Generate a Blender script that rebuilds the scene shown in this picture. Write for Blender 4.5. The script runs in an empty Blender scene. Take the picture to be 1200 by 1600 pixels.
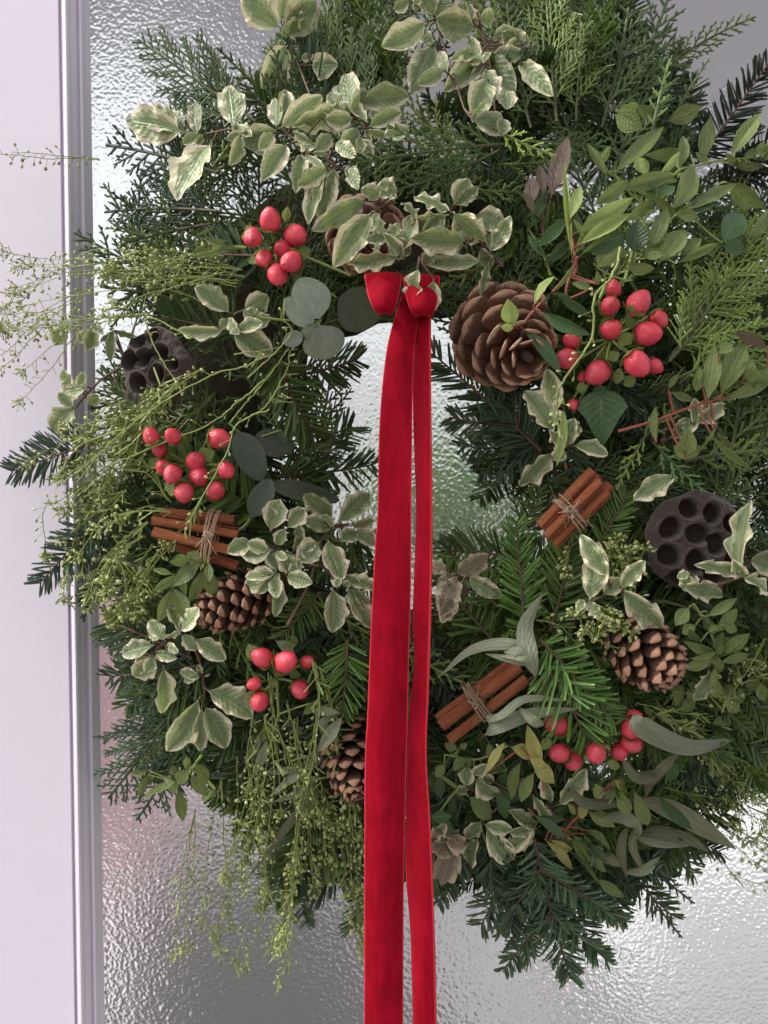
import bpy, math, random
import numpy as np
from mathutils import Vector, Matrix
R = math.radians
random.seed(7); RNG = np.random.default_rng(7)
SC = bpy.context.scene; COL = SC.collection

# ------------------------------------------------------------------ camera
PITCH = R(2.5); F = 1333.0; CAMD = 0.70
cam_d = bpy.data.cameras.new('camera'); cam = bpy.data.objects.new('camera', cam_d); COL.objects.link(cam)
cam_d.sensor_fit = 'VERTICAL'; cam_d.sensor_height = 24; cam_d.lens = 24*F/1600
cam_d.clip_start = 0.02; cam_d.clip_end = 400
cam.location = (0, -CAMD, 0); cam.rotation_euler = (R(90)-PITCH, 0, 0)
SC.camera = cam
# ------------------------------------------------------------------ sky, sun, exposure
SUN_EL, SUN_AZ = R(44), R(268)          # azimuth clockwise from +Y: a veiled sun up to the left, grazing the door's face
wd = bpy.data.worlds.new('World'); SC.world = wd; wd.use_nodes = True
nt = wd.node_tree; bg = nt.nodes['Background']
sky = nt.nodes.new('ShaderNodeTexSky'); sky.sky_type = 'NISHITA'; sky.sun_disc = False
sky.sun_elevation = SUN_EL; sky.sun_rotation = SUN_AZ
sky.air_density = 1.0; sky.dust_density = 4.0; sky.ozone_density = 1.0
hs = nt.nodes.new('ShaderNodeHueSaturation'); hs.inputs['Saturation'].default_value = 0.12
nt.links.new(sky.outputs[0], hs.inputs['Color']); nt.links.new(hs.outputs[0], bg.inputs[0])
bg.inputs[1].default_value = 0.15
sd = bpy.data.lights.new('sun', 'SUN'); sd.energy = 1.5; sd.angle = R(11); sd.color = (1, .94, .84)
sun = bpy.data.objects.new('sun', sd); COL.objects.link(sun)
dirv = Vector((math.sin(SUN_AZ)*math.cos(SUN_EL), math.cos(SUN_AZ)*math.cos(SUN_EL), math.sin(SUN_EL)))
sun.rotation_euler = dirv.to_track_quat('Z', 'Y').to_euler()
SC.view_settings.view_transform = 'Standard'; SC.view_settings.look = 'None'
SC.view_settings.exposure = 0.90; SC.view_settings.gamma = 1
SC.render.engine = 'CYCLES'
SC.cycles.max_bounces = 10; SC.cycles.transmission_bounces = 8; SC.cycles.transparent_max_bounces = 8
SC.cycles.use_denoising = True

# ------------------------------------------------------------------ pixel of the photograph -> place
cp, sp_ = math.cos(PITCH), math.sin(PITCH)
def P(px, py, h):
    """the point at distance h in front of the glass (y = -h) on the line of sight of a pixel"""
    a, b = (px-600)/F, (800-py)/F
    d = Vector((a, cp+b*sp_, -sp_+b*cp))
    s = (CAMD-h)/d.y
    return Vector((d.x*s, -h, d.z*s))
CAM = Vector((0, -CAMD, 0))
WX, WY = 650, 725
def surf(px, py):
    """height of the wreath's rounded body above the glass"""
    r = math.hypot(px-WX, py-WY)
    q = 1-((r-380)/265)**2
    return 0.035+0.075*math.sqrt(max(0, q))

# ------------------------------------------------------------------ mesh collecting
class Geo:
    def __init__(s): s.v = []; s.f3 = []; s.f4 = []; s.uv = []; s.n = 0
    def add(s, v, f, uv=None):
        v = np.asarray(v, float); f = np.asarray(f, int)
        s.v.append(v); s.uv.append(np.zeros((len(v), 2)) if uv is None else np.asarray(uv, float))
        (s.f3 if f.shape[1] == 3 else s.f4).append(f+s.n); s.n += len(v)
    def stamp(s, tv, tf, O, M, uv=None):
        """copies of a template: O (m,3) origins, M (m,3,3) columns = scaled axes"""
        O = np.asarray(O, float); M = np.asarray(M, float); m = len(O); k = len(tv)
        if not m: return
        v = np.einsum('mij,kj->mki', M, tv)+O[:, None, :]
        f = (tf[None]+(np.arange(m)*k)[:, None, None]).reshape(-1, tf.shape[1])
        s.add(v.reshape(-1, 3), f, None if uv is None else uv.reshape(-1, 2))
    def tube(s, pts, rad, sides=5, uvx=0.5, cap=False):
        p = np.asarray(pts, float); n = len(p); rad = np.broadcast_to(np.asarray(rad, float), (n,))
        t = np.gradient(p, axis=0); t /= np.linalg.norm(t, axis=1)[:, None]+1e-12
        up = np.array([0.13, -0.9, 0.41]); 
        if abs(t.mean(0)@up) > .9*np.linalg.norm(t.mean(0)): up = np.array([.9, .1, .4])
        u = np.cross(t, up); u /= np.linalg.norm(u, axis=1)[:, None]+1e-12; w = np.cross(t, u)
        a = np.arange(sides)*2*math.pi/sides
        v = p[:, None]+rad[:, None, None]*(np.cos(a)[None, :, None]*u[:, None]+np.sin(a)[None, :, None]*w[:, None])
        i, j = np.meshgrid(np.arange(n-1), np.arange(sides), indexing='ij'); j2 = (j+1) % sides
        f = np.stack([i*sides+j, i*sides+j2, (i+1)*sides+j2, (i+1)*sides+j], -1).reshape(-1, 4)
        uv = np.stack([np.full((n, sides), uvx), np.repeat(np.linspace(0, 1, n)[:, None], sides, 1)], -1).reshape(-1, 2)
        s.add(v.reshape(-1, 3), f, uv)
        if cap:
            for r0 in (0, n-1):
                c = v[r0].mean(0); s.add(np.vstack([v[r0], c]), [(k, (k+1) % sides, sides) for k in range(sides)], np.full((sides+1, 2), .5))
    def grid(s, V, uv=None, closed=False):
        V = np.asarray(V, float); n, m = V.shape[:2]
        i, j = np.meshgrid(np.arange(n-1), np.arange(m if closed else m-1), indexing='ij'); j2 = (j+1) % m
        f = np.stack([i*m+j, i*m+j2, (i+1)*m+j2, (i+1)*m+j], -1).reshape(-1, 4)
        if uv is None:
            uu, vv = np.meshgrid(np.linspace(0, 1, n), np.linspace(0, 1, m), indexing='ij'); uv = np.stack([uu, vv], -1)
        s.add(V.reshape(-1, 3), f, np.asarray(uv).reshape(-1, 2))
    def mesh(s, name, mat, smooth=True):
        me = bpy.data.meshes.new(name); v = np.concatenate(s.v); uv = np.concatenate(s.uv)
        fl, tot = [], []
        for L, k in ((s.f3, 3), (s.f4, 4)):
            if L:
                a = np.concatenate(L); fl.append(a.ravel()); tot.append(np.full(len(a), k))
        fl = np.concatenate(fl); tot = np.concatenate(tot)
        me.vertices.add(len(v)); me.vertices.foreach_set('co', v.ravel().astype(np.float32))
        me.loops.add(len(fl)); me.loops.foreach_set('vertex_index', fl.astype(np.int32))
        me.polygons.add(len(tot)); st = np.concatenate([[0], np.cumsum(tot)[:-1]])
        me.polygons.foreach_set('loop_start', st.astype(np.int32))
        me.polygons.foreach_set('use_smooth', np.full(len(tot), smooth))
        l = me.uv_layers.new(name='UVMap'); l.data.foreach_set('uv', uv[fl].ravel().astype(np.float32))
        me.update(calc_edges=True); me.validate(); me.materials.append(mat)
        return me
def link(name, me, parent=None, M=None, color=None, kind=None):
    o = bpy.data.objects.new(name, me); COL.objects.link(o)
    if parent is not None: o.parent = parent
    if M is not None: o.matrix_basis = M
    if color is not None: o.color = (*color, 1)
    if kind: o['kind'] = kind
    return o
def tag(o, label, cat, group=None, kind=None):
    o['label'] = label; o['category'] = cat
    if group: o['group'] = group
    if kind: o['kind'] = kind
    return o
def thing(name, label, cat, loc, group=None, M=None):
    o = bpy.data.objects.new(name, None); COL.objects.link(o); o.empty_display_size = .01
    if M is not None: o.matrix_basis = M
    else: o.location = loc
    return tag(o, label, cat, group)
def frame(B, T, roll=0.0, sx=1, sy=1, sz=1):
    """matrix whose X runs from B to T and whose Z faces the viewer, rolled about X"""
    X = (T-B).normalized(); c = (CAM-(B+T)/2).normalized()
    Z = c-X*c.dot(X)
    Z = Z.normalized() if Z.length > 1e-4 else X.orthogonal().normalized()
    Y = Z.cross(X)
    q = Matrix.Rotation(roll, 3, X); Y = q @ Y; Z = q @ Z
    m = Matrix((X*sx, Y*sy, Z*sz)).transposed().to_4x4(); m.translation = B
    return m
def spline(pts, n=24):
    p = [np.asarray(q, float) for q in pts]
    if len(p) == 2: return np.array([p[0]+(p[1]-p[0])*k/(n-1) for k in range(n)])
    p = [2*p[0]-p[1]]+p+[2*p[-1]-p[-2]]; out = []; S = len(p)-3
    for k in range(n):
        u = k/(n-1)*S; i = min(int(u), S-1); t = u-i; a, b, c, d = p[i:i+4]
        out.append(.5*((2*b)+(c-a)*t+(2*a-5*b+4*c-d)*t*t+(3*b-a-3*c+d)*t**3))
    return np.array(out)

# ------------------------------------------------------------------ materials
class NT:
    def __init__(s, name):
        s.m = bpy.data.materials.new(name); s.m.use_nodes = True; s.t = s.m.node_tree
        s.b = s.t.nodes['Principled BSDF']; s.out = s.t.nodes['Material Output']
    def n(s, ty, **k):
        o = s.t.nodes.new('ShaderNode'+ty)
        for a, b in k.items():
            if a.startswith('i_'):
                key = a[2:]; key = int(key) if key.isdigit() else key.replace('_', ' ')
                s.set(o.inputs[key], b)
            else: setattr(o, a, b)
        return o
    def set(s, sock, b):
        if isinstance(b, bpy.types.NodeSocket): s.t.links.new(b, sock)
        elif isinstance(b, tuple) and len(b) == 3 and sock.type == 'RGBA': sock.default_value = (*b, 1)
        else: sock.default_value = b
    def math(s, op, a, b=0.0, c=0.0, clamp=False):
        o = s.n('Math', operation=op, use_clamp=clamp); s.set(o.inputs[0], a); s.set(o.inputs[1], b); s.set(o.inputs[2], c); return o.outputs[0]
    def mix(s, fac, a, b, mode='MIX'):
        o = s.n('Mix', data_type='RGBA', blend_type=mode); s.set(o.inputs[0], fac); s.set(o.inputs[6], a); s.set(o.inputs[7], b); return o.outputs[2]
    def step(s, x, a, b):
        o = s.n('MapRange', interpolation_type='SMOOTHSTEP'); s.set(o.inputs[0], x); o.inputs[1].default_value = a; o.inputs[2].default_value = b; return o.outputs[0]
    def noise(s, vec, scale, detail=2.0, rough=.5, dim='3D', w=0.0):
        o = s.n('TexNoise', noise_dimensions=dim); s.set(o.inputs['Vector'], vec)
        o.inputs['Scale'].default_value = scale; o.inputs['Detail'].default_value = detail; o.inputs['Roughness'].default_value = rough
        if dim == '4D': s.set(o.inputs['W'], w)
        return o.outputs[0]
    def uv(s):
        o = s.n('UVMap'); x = s.n('SeparateXYZ'); s.t.links.new(o.outputs[0], x.inputs[0]); return o.outputs[0], x.outputs[0], x.outputs[1]
    def objco(s): return s.n('TexCoord').outputs['Object']
    def rand(s): return s.n('ObjectInfo').outputs['Random']
    def ocolor(s): return s.n('ObjectInfo').outputs['Color']
    def bump(s, height, strength=.3, dist=.001):
        o = s.n('Bump'); s.set(o.inputs['Height'], height); o.inputs['Strength'].default_value = strength; o.inputs['Distance'].default_value = dist
        s.t.links.new(o.outputs[0], s.b.inputs['Normal']); return o.outputs[0]
    def val(s, col, v):
        o = s.n('HueSaturation'); s.set(o.inputs['Color'], col); s.set(o.inputs['Value'], v); return o.outputs[0]
    def base(s, col, rough=.5, spec=.5):
        s.set(s.b.inputs['Base Color'], col); s.set(s.b.inputs['Roughness'], rough); s.b.inputs['Specular IOR Level'].default_value = spec; return s
    def transl(s, col, fac):
        t = s.n('BsdfTranslucent'); s.set(t.inputs[0], col); mx = s.n('MixShader'); s.set(mx.inputs[0], fac)
        s.t.links.new(s.b.outputs[0], mx.inputs[1]); s.t.links.new(t.outputs[0], mx.inputs[2]); s.t.links.new(mx.outputs[0], s.out.inputs[0]); return s

def leaf_material(name, back, fresh=None, margin=None, vein=.15, rough=.45, tl=.25, thr=.70, spots=0.0, veincol=None, vb=.4, wf=55.0):
    k = NT(name); uv, t, v = k.uv(); r = k.rand()
    av = k.math('ABSOLUTE', v); rv = k.math('MULTIPLY_ADD', r, .5, .75)
    cmb = k.n('CombineXYZ'); k.set(cmb.inputs[0], k.math('MULTIPLY', t, 1.0)); k.set(cmb.inputs[1], v); k.set(cmb.inputs[2], k.math('MULTIPLY', r, 37.0))
    nz = k.noise(cmb.outputs[0], 3.2, 4, .6)
    nf = k.noise(cmb.outputs[0], 14, 3, .6)
    body = k.mix(k.step(nz, .35, .65), back, fresh or back)
    # side veins running obliquely from the midrib
    wv = k.math('SINE', k.math('MULTIPLY_ADD', k.math('SUBTRACT', t, k.math('MULTIPLY', av, .22)), wf, k.math('MULTIPLY', nf, 4.0)))
    body = k.mix(k.math('MULTIPLY', k.step(wv, .55, 1.0), vein*.6), body, veincol or (.45, .5, .3))
    mid = k.math('SUBTRACT', 1.0, k.step(av, .015, .07))
    body = k.mix(k.math('MULTIPLY', mid, vein*2.5, clamp=True), body, veincol or (.45, .5, .3))
    if margin:
        # irregular creamy margin that runs inward in tongues along the side veins
        e = k.math('ADD', av, k.math('MULTIPLY_ADD', nz, .62, -.31))
        e = k.math('ADD', e, k.math('MULTIPLY_ADD', nf, .45, -.225))
        e = k.math('ADD', e, k.math('MULTIPLY', v, k.math('MULTIPLY_ADD', k.math('FRACT', k.math('MULTIPLY', r, 17.0)), .5, -.25)))
        e = k.math('ADD', e, k.math('MULTIPLY', wv, .05))
        e = k.math('ADD', e, k.math('MULTIPLY', k.math('MULTIPLY_ADD', r, 1.0, -.5), .16))
        e = k.math('ADD', e, k.math('MULTIPLY', k.step(t, .8, 1.0), .25))
        mid2 = k.mix(k.step(e, .42, .47), body, k.mix(.30, body, margin))
        body = k.mix(k.step(e, thr-.015, thr+.015), mid2, margin)
    if spots: body = k.mix(k.math('MULTIPLY', k.step(nf, .60, .72), spots), body, (.10, .06, .03))
    body = k.val(body, rv)
    k.base(body, rough, .5)
    k.bump(k.math('ADD', k.math('MULTIPLY', wv, vb), k.math('ADD', k.math('MULTIPLY_ADD', nz, 5.0, nf), k.math('MULTIPLY', mid, -1.5))), .45, .0009)
    k.transl(k.mix(.5, body, (.35, .45, .12)), tl)
    return k.m
M_pit = leaf_material('variegated_leaf', (.135, .195, .075), (.21, .27, .12), (.74, .67, .46), vein=.12, rough=.33, tl=.22, thr=.74)
M_rus = leaf_material('green_oblong_leaf', (.125, .175, .045), (.20, .25, .07), None, vein=.16, rough=.42, tl=.22)
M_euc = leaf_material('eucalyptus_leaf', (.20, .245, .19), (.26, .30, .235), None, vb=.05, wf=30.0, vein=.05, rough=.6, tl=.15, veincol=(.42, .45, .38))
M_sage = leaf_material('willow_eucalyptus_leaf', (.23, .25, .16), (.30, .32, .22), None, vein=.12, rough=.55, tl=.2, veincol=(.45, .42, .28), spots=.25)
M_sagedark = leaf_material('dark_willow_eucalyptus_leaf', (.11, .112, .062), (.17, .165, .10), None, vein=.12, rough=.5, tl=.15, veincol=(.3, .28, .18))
M_pale = leaf_material('fresh_leaf', (.30, .40, .10), (.40, .48, .16), None, vein=.1, rough=.4, tl=.35)
M_yel = leaf_material('yellow_green_leaf', (.33, .32, .09), (.42, .38, .13), None, vein=.1, rough=.45, tl=.3, spots=.5)
M_pur = leaf_material('purple_brown_leaf', (.11, .07, .05), (.15, .10, .075), None, vein=.14, rough=.45, tl=.15, veincol=(.3, .2, .14))
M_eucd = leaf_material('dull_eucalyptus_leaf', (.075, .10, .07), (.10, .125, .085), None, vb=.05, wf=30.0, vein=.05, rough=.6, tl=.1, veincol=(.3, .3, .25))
M_ivy = leaf_material('dark_green_leaf', (.035, .085, .026), (.055, .11, .036), None, vein=.12, rough=.3, tl=.12, veincol=(.2, .3, .12))
M_brn = leaf_material('faded_leaf', (.20, .15, .11), (.26, .20, .13), (.55, .45, .33), vein=.15, rough=.5, tl=.2)

def needle_material(name, tipmix=.35, rough=.38):
    k = NT(name); uv, rnd, t = k.uv()
    c = k.ocolor(); c = k.val(c, k.math('MULTIPLY_ADD', rnd, .9, .55))
    c = k.mix(k.math('MULTIPLY', k.step(t, .75, 1.0), tipmix), c, k.val(c, 2.2))
    c = k.mix(k.math('MULTIPLY', k.step(rnd, .93, .95), .6), c, (.16, .13, .05))
    c = k.val(c, k.math('MULTIPLY_ADD', k.rand(), .5, .75))
    k.base(c, rough, .5); k.transl(k.mix(.4, c, (.2, .35, .06)), .18); return k.m
M_fir = needle_material('fir_needles', .3, .32); M_ced = needle_material('cedar_scales', .5, .5)

def plain(name, col, rough=.6, var=.25, scale=300, bump=.3, dist=.0008, spec=.4, stretch=None):
    k = NT(name); co = k.objco()
    if stretch:
        mp = k.n('Mapping'); k.set(mp.inputs[0], co); mp.inputs['Scale'].default_value = stretch; co = mp.outputs[0]
    nz = k.noise(co, scale, 5, .6, '4D', k.math('MULTIPLY', k.rand(), 9.0))
    c = k.val(col, k.math('MULTIPLY_ADD', nz, var*2, 1-var)); c = k.val(c, k.math('MULTIPLY_ADD', k.rand(), .3, .85))
    k.base(c, rough, spec); k.bump(nz, bump, dist); return k
M_twig = plain('brown_twig', (.11, .06, .04), .6).m
M_redtwig = plain('red_twig', (.26, .07, .05), .5).m
M_gstem = plain('green_stem', (.24, .29, .085), .5).m
M_moss = plain('mossy_straw', (.05, .042, .022), .9, .5, 160, .9, .004).m
M_soilbrown = M_moss
# ================================================================== the door with its obscure glass
k = plain('door_paint', (.79, .725, .82), .42, .03, 60, .12, .0006); M_paint = k.m
def glass_material():
    k = NT('hammered_glass'); k.t.nodes.remove(k.b)
    g = k.n('BsdfGlass'); g.inputs['IOR'].default_value = 1.5; g.inputs['Roughness'].default_value = .2; g.inputs['Color'].default_value = (.97, .985, .98, 1)
    co = k.objco()
    wn = k.n('TexNoise'); k.set(wn.inputs['Vector'], co); wn.inputs['Scale'].default_value = 90
    add = k.n('VectorMath', operation='MULTIPLY_ADD'); k.set(add.inputs[0], wn.outputs['Color']); add.inputs[1].default_value = (.0022,)*3; k.set(add.inputs[2], co)
    v = k.n('TexVoronoi', feature='SMOOTH_F1'); k.set(v.inputs['Vector'], add.outputs[0]); v.inputs['Scale'].default_value = 350; v.inputs['Smoothness'].default_value = 1.0
    n2 = k.noise(co, 420, 1)
    h = k.math('ADD', k.math('MULTIPLY', v.outputs[0], -1.0), k.math('MULTIPLY', n2, .10))
    b = k.n('Bump'); k.set(b.inputs['Height'], h); b.inputs['Strength'].default_value = 1.0; b.inputs['Distance'].default_value = .0005
    k.t.links.new(b.outputs[0], g.inputs['Normal']); k.t.links.new(g.outputs[0], k.out.inputs[0]); return k.m
M_glass = glass_material()
def box(g, a, b, bev=0):
    (x0, y0, z0), (x1, y1, z1) = a, b
    v = [(x, y, z) for x in (x0, x1) for y in (y0, y1) for z in (z0, z1)]
    g.add(v, [(0, 1, 3, 2), (4, 6, 7, 5), (0, 4, 5, 1), (2, 3, 7, 6), (0, 2, 6, 4), (1, 5, 7, 3)])
GX0 = P(151, 800, 0).x; GX1 = .52; ZT, ZB = .62, -1.02; GROUND = -1.32
door = thing('glazed_door', 'white painted door with hammered obscure glass, behind the whole wreath', 'door', (GX0, 0, GROUND))
def dpart(name, g, mat, smooth=False, **k):
    o = link(name, g.mesh(name, mat, smooth), door, Matrix.Translation((-GX0, 0, -GROUND)), **k); return o
g = Geo(); box(g, (GX0-.006, -.002, ZB-.006), (GX1+.006, .002, ZT+.006)); dpart('glass_pane', g, M_glass)
def mould(side):
    """stile with its moulded glazing bead: a profile drawn out along the height"""
    pr = [(103, .030), (103.6, .0255), (107.4, .0255), (108.2, .0285)]
    pr += [(109+22*q, .0285+.004*math.sin(math.pi*min(1, q*1.5+.08))-.009*q*q) for q in np.linspace(0, 1, 9)]
    pr += [(132, .0165), (134, .0165), (135, .0185), (139, .0180), (141, .0145), (146, .0075), (150, .0042), (152, .0022)]
    X = [P(a, 800, h).x for a, h in pr]; Y = [-h for a, h in pr]
    if side > 0: X = [GX0+GX1-x for x in X]
    g = Geo(); g.grid([[(x, y, z) for z in (ZT, ZB)] for x, y in zip(X, Y)]); dpart('glazing_bead', g, M_paint, False)
    xs = X[0]; xo = xs+side*.135
    g = Geo(); box(g, (min(xs, xo), -.030, GROUND+.012), (max(xs, xo), .030, .90)); dpart('stile', g, M_paint)
mould(-1); mould(1)
xl = P(103, 800, .03).x+.0005; xr = GX0+GX1-xl
g = Geo(); box(g, (xl, -.029, ZT), (xr, .029, .899)); dpart('top_rail', g, M_paint)
g = Geo(); box(g, (xl, -.029, GROUND+.013), (xr, .029, ZB)); dpart('bottom_rail', g, M_paint)

# ================================================================== what stands beyond the glass
def ground_mat():
    k = plain('dull_ground', (.20, .19, .18), .9, .2, 6, .4, .01); return k.m
g = Geo(); g.add([(-90, -90, GROUND), (90, -90, GROUND), (90, 90, GROUND), (-90, 90, GROUND)], [(0, 1, 2, 3)])
ground = link('ground', g.mesh('ground', ground_mat())); ground['kind'] = 'structure'
def slab(name, x0, x1, y0, y1, z0, z1, mat, label=None, cat=None, kind=None):
    g = Geo(); box(g, (x0-(x0+x1)/2, y0-(y0+y1)/2, 0), (x1-(x0+x1)/2, y1-(y0+y1)/2, z1-z0))
    o = link(name, g.mesh(name, mat, False)); o.location = ((x0+x1)/2, (y0+y1)/2, z0)
    if label: tag(o, label, cat)
    if kind: o['kind'] = kind
    return o

# ================================================================== sprig meshes
# a needle: unit length along X, slightly keeled, blunt tip
def needle_template():
    xs = [0, .25, .7, .94, 1.0]; ws = [.5, .95, 1.0, .75, .15]; zs = [0, .05, .06, .03, .02]
    v = []; 
    for x, w, z in zip(xs, ws, zs): v += [(x, -w/2, z), (x, 0, z-.35*w*.5), (x, w/2, z)]
    f = []
    for i in range(4):
        a = i*3; f += [(a, a+1, a+4, a+3), (a+1, a+2, a+5, a+4)]
    return np.array(v), np.array(f), np.repeat(np.array(xs), 3)
NT_V, NT_F, NT_T = needle_template()
def unit(a): return a/(np.linalg.norm(a, axis=-1, keepdims=True)+1e-12)
def shoot(gn, gs, p0, d, L, rng, nl=.024, side=np.array([0, 1., 0]), up=np.array([0, 0, 1.]), curl=.1, dens=1.0):
    n = max(4, int(10*L/.05)); s = np.linspace(0, 1, n); d = unit(d); sd = unit(np.cross(up, d)); u = unit(np.cross(d, sd))
    axis = p0+d*L*s[:, None]+sd*(curl*L*s**2)[:, None]+u*(-.06*L*s**2)[:, None]
    gs.tube(axis, np.linspace(.0013, .0006, n), 4)
    m = int(L/.00090*dens); t = np.sort(rng.uniform(.03, 1, m)); o = np.stack([np.interp(t, s, axis[:, q]) for q in range(3)], 1)
    tan = unit(np.gradient(axis, axis=0)); tn = unit(np.stack([np.interp(t, s, tan[:, q]) for q in range(3)], 1))
    sg = np.where(rng.random(m) < .5, 1., -1.); ph = rng.normal(R(12), R(20), m)          # height of the needle above the flat of the shoot
    sp = unit(np.cross(u, tn)); lat = sp*(sg*np.cos(ph))[:, None]+u*np.sin(ph)[:, None]
    al = R(66)-R(26)*t+rng.normal(0, R(6), m)
    dr = unit(tn*np.cos(al)[:, None]+lat*np.sin(al)[:, None])
    ln = nl*(1-.45*t**4)*(.62+.38*np.minimum(1, t*6))*rng.uniform(.8, 1.1, m)
    z = unit(u-dr*(dr*u).sum(1)[:, None]+.35*rng.normal(0, 1, (m, 3))); z = unit(z-dr*(z*dr).sum(1)[:, None]); y = np.cross(z, dr)
    w = .0019*rng.uniform(.85, 1.15, m)
    M = np.stack([dr*ln[:, None], y*w[:, None], z*(ln*.9)[:, None]], -1)
    M[:, :, 2] = z*w[:, None]*2.2
    uv = np.stack([np.repeat(rng.random(m)[:, None], len(NT_V), 1), np.repeat(NT_T[None], m, 0)], -1)
    gn.stamp(NT_V, NT_F, o, M, uv)
def make_fir(L, shoots, seed, dens=1.0):
    rng = np.random.default_rng(seed); gn, gs = Geo(), Geo()
    shoot(gn, gs, np.zeros(3), np.array([1., 0, 0]), L, rng, curl=rng.uniform(-.12, .12), dens=dens)
    for i in range(shoots):
        s = (.18+.5*(i//2+rng.uniform(0, .3))/max(1, shoots/2))*L; sg = 1 if i % 2 else -1; a = R(rng.uniform(38, 52))
        shoot(gn, gs, np.array([s, 0, 0]), np.array([math.cos(a), sg*math.sin(a), rng.uniform(-.1, .2)]), L*rng.uniform(.38, .5), rng, nl=.017, curl=-sg*.1, dens=dens)
    return gn, gs
FIR = {}
for L in (.06, .10, .15):
    FIR[L] = []
    for q in range(3):
        gn, gs = make_fir(L, (0, 2, 4)[q] if L > .06 else 0, int(L*1000)*10+q)
        FIR[L].append((gn.mesh('needles', M_fir, False), gs.mesh('stem', M_twig)))
# cedar / cypress: flat sprays of scale-clad branchlets
def scale_template(n=6):
    """a branchlet of unit length whose outline steps at each pair of scale leaves"""
    x, r = [], []
    for i in range(n): x += [i/n, (i+.85)/n]; r += [.62, 1.0-.35*(i/n)**3]
    x.append(1.0); r.append(.12)
    v = []; a = np.arange(4)*math.pi/2
    for q, rr in zip(x, r): v += [(q, rr*math.cos(b), .62*rr*math.sin(b)) for b in a]
    f = [(i*4+j, i*4+(j+1) % 4, (i+1)*4+(j+1) % 4, (i+1)*4+j) for i in range(len(x)-1) for j in range(4)]
    return np.array(v), np.array(f), np.repeat(np.array(x), 4)
SC_V, SC_F, SC_T = scale_template(4)
def make_cedar(L, seed, w=.42, rib=.00105):
    rng = np.random.default_rng(seed); g, gs = Geo(), Geo(); O, MM, RD, TT = [], [], [], []
    bend = rng.uniform(-.15, .15)
    def twig(p, d, ln, r, t0):
        z = np.array([rng.normal(0, .25), rng.normal(0, .25), 1.]); d = d/np.linalg.norm(d); z -= d*(z@d); z /= np.linalg.norm(z); y = np.cross(z, d)
        O.append(p); MM.append(np.stack([d*ln, y*r, z*r], -1)); RD.append(t0)
    def ang(a, zz=0): return np.array([math.cos(a), math.sin(a), zz])
    ns = int(L/.0052); a = bend; p = np.zeros(3); ax = [p.copy()]
    for i in range(ns):
        t = i/ns; d = ang(bend*(1-2*t), -.12*t); q = p+d*(L/ns); sg = 1 if i % 2 else -1
        if t > .08:
            lb = L*w*(.35+.65*math.sin(math.pi*min(1, .15+t*.9))**.8)*(1-t*.55)*rng.uniform(.75, 1.1)
            a0 = bend*(1-2*t)+sg*R(rng.uniform(34, 46)); nb = max(2, int(lb/.0036)); b = p.copy(); zz = rng.normal(0, .12); rr = rng.random()
            for j in range(nb):
                u = j/nb; aa = a0-sg*R(16)*u; db = ang(aa, zz-.1*u); b2 = b+db*(lb/nb)
                twig(b, db, lb/nb*1.15, rib*(1.05-.35*u), .6*rr+.4*rng.random())
                s2 = 1 if j % 2 else -1
                if j > 0:
                    ls = min(.016, lb*.34)*(1-.6*u)*rng.uniform(.7, 1.15)
                    twig(b, ang(aa+s2*R(rng.uniform(26, 40)), zz+rng.normal(0, .12)), ls, rib*.92, .6*rr+.4*rng.random())
                b = b2
        p = q; ax.append(p.copy())
        twig(ax[-2], d, L/ns*1.1, rib*1.25, rng.random())
    gs.tube(np.array(ax), np.linspace(.0011, .0005, len(ax)), 4)
    m = len(O); uv = np.stack([np.repeat(np.array(RD)[:, None], len(SC_V), 1), np.repeat(SC_T[None], m, 0)], -1)
    g.stamp(SC_V, SC_F, np.array(O), np.array(MM), uv)
    return g.mesh('foliage', M_ced, False), gs.mesh('stem', M_cedtwig)
M_cedtwig = plain('cedar_twig', (.07, .065, .03), .6).m
CED = {L: [make_cedar(L, int(L*1000)*7+q, (.42, .30, .22)[q]) for q in range(3)] for L in (.06, .10, .15)}
def pick(lib, L): return min(lib, key=lambda a: abs(math.log(a/L)))
FIR_DARK, FIR_MID, FIR_FRESH, FIR_BLUE = (.054, .092, .028), (.094, .155, .036), (.105, .20, .040), (.062, .100, .055)
CED_DARK, CED_MID, CED_FRESH, CED_LIME = (.072, .115, .034), (.135, .19, .038), (.19, .275, .055), (.29, .38, .075)
def spray(kind, label, bx, by, tx, ty, off=.0, tipoff=None, color=None, var=None, roll=None, group=None):
    lib = FIR if kind == 'fir' else CED
    hb = surf(bx, by)+off; ht = surf(tx, ty)+(off if tipoff is None else tipoff)
    B, T = P(bx, by, hb), P(tx, ty, ht); L = (T-B).length; k = pick(lib, L)
    v = random.randrange(3) if var is None else var; s = L/k
    M = frame(B, T, R(random.uniform(-25, 25)) if roll is None else R(roll), s, s, s)
    nm = 'fir_sprig' if kind == 'fir' else 'cedar_sprig'
    t = thing(nm, label, 'fir sprig' if kind == 'fir' else 'cedar sprig', None, group or ('fir sprigs in the wreath' if kind == 'fir' else 'cedar sprays in the wreath'), M)
    a, b = lib[k][v]
    link('foliage', a, t, None, color, 'stuff'); link('stem', b, t)
    return t

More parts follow.
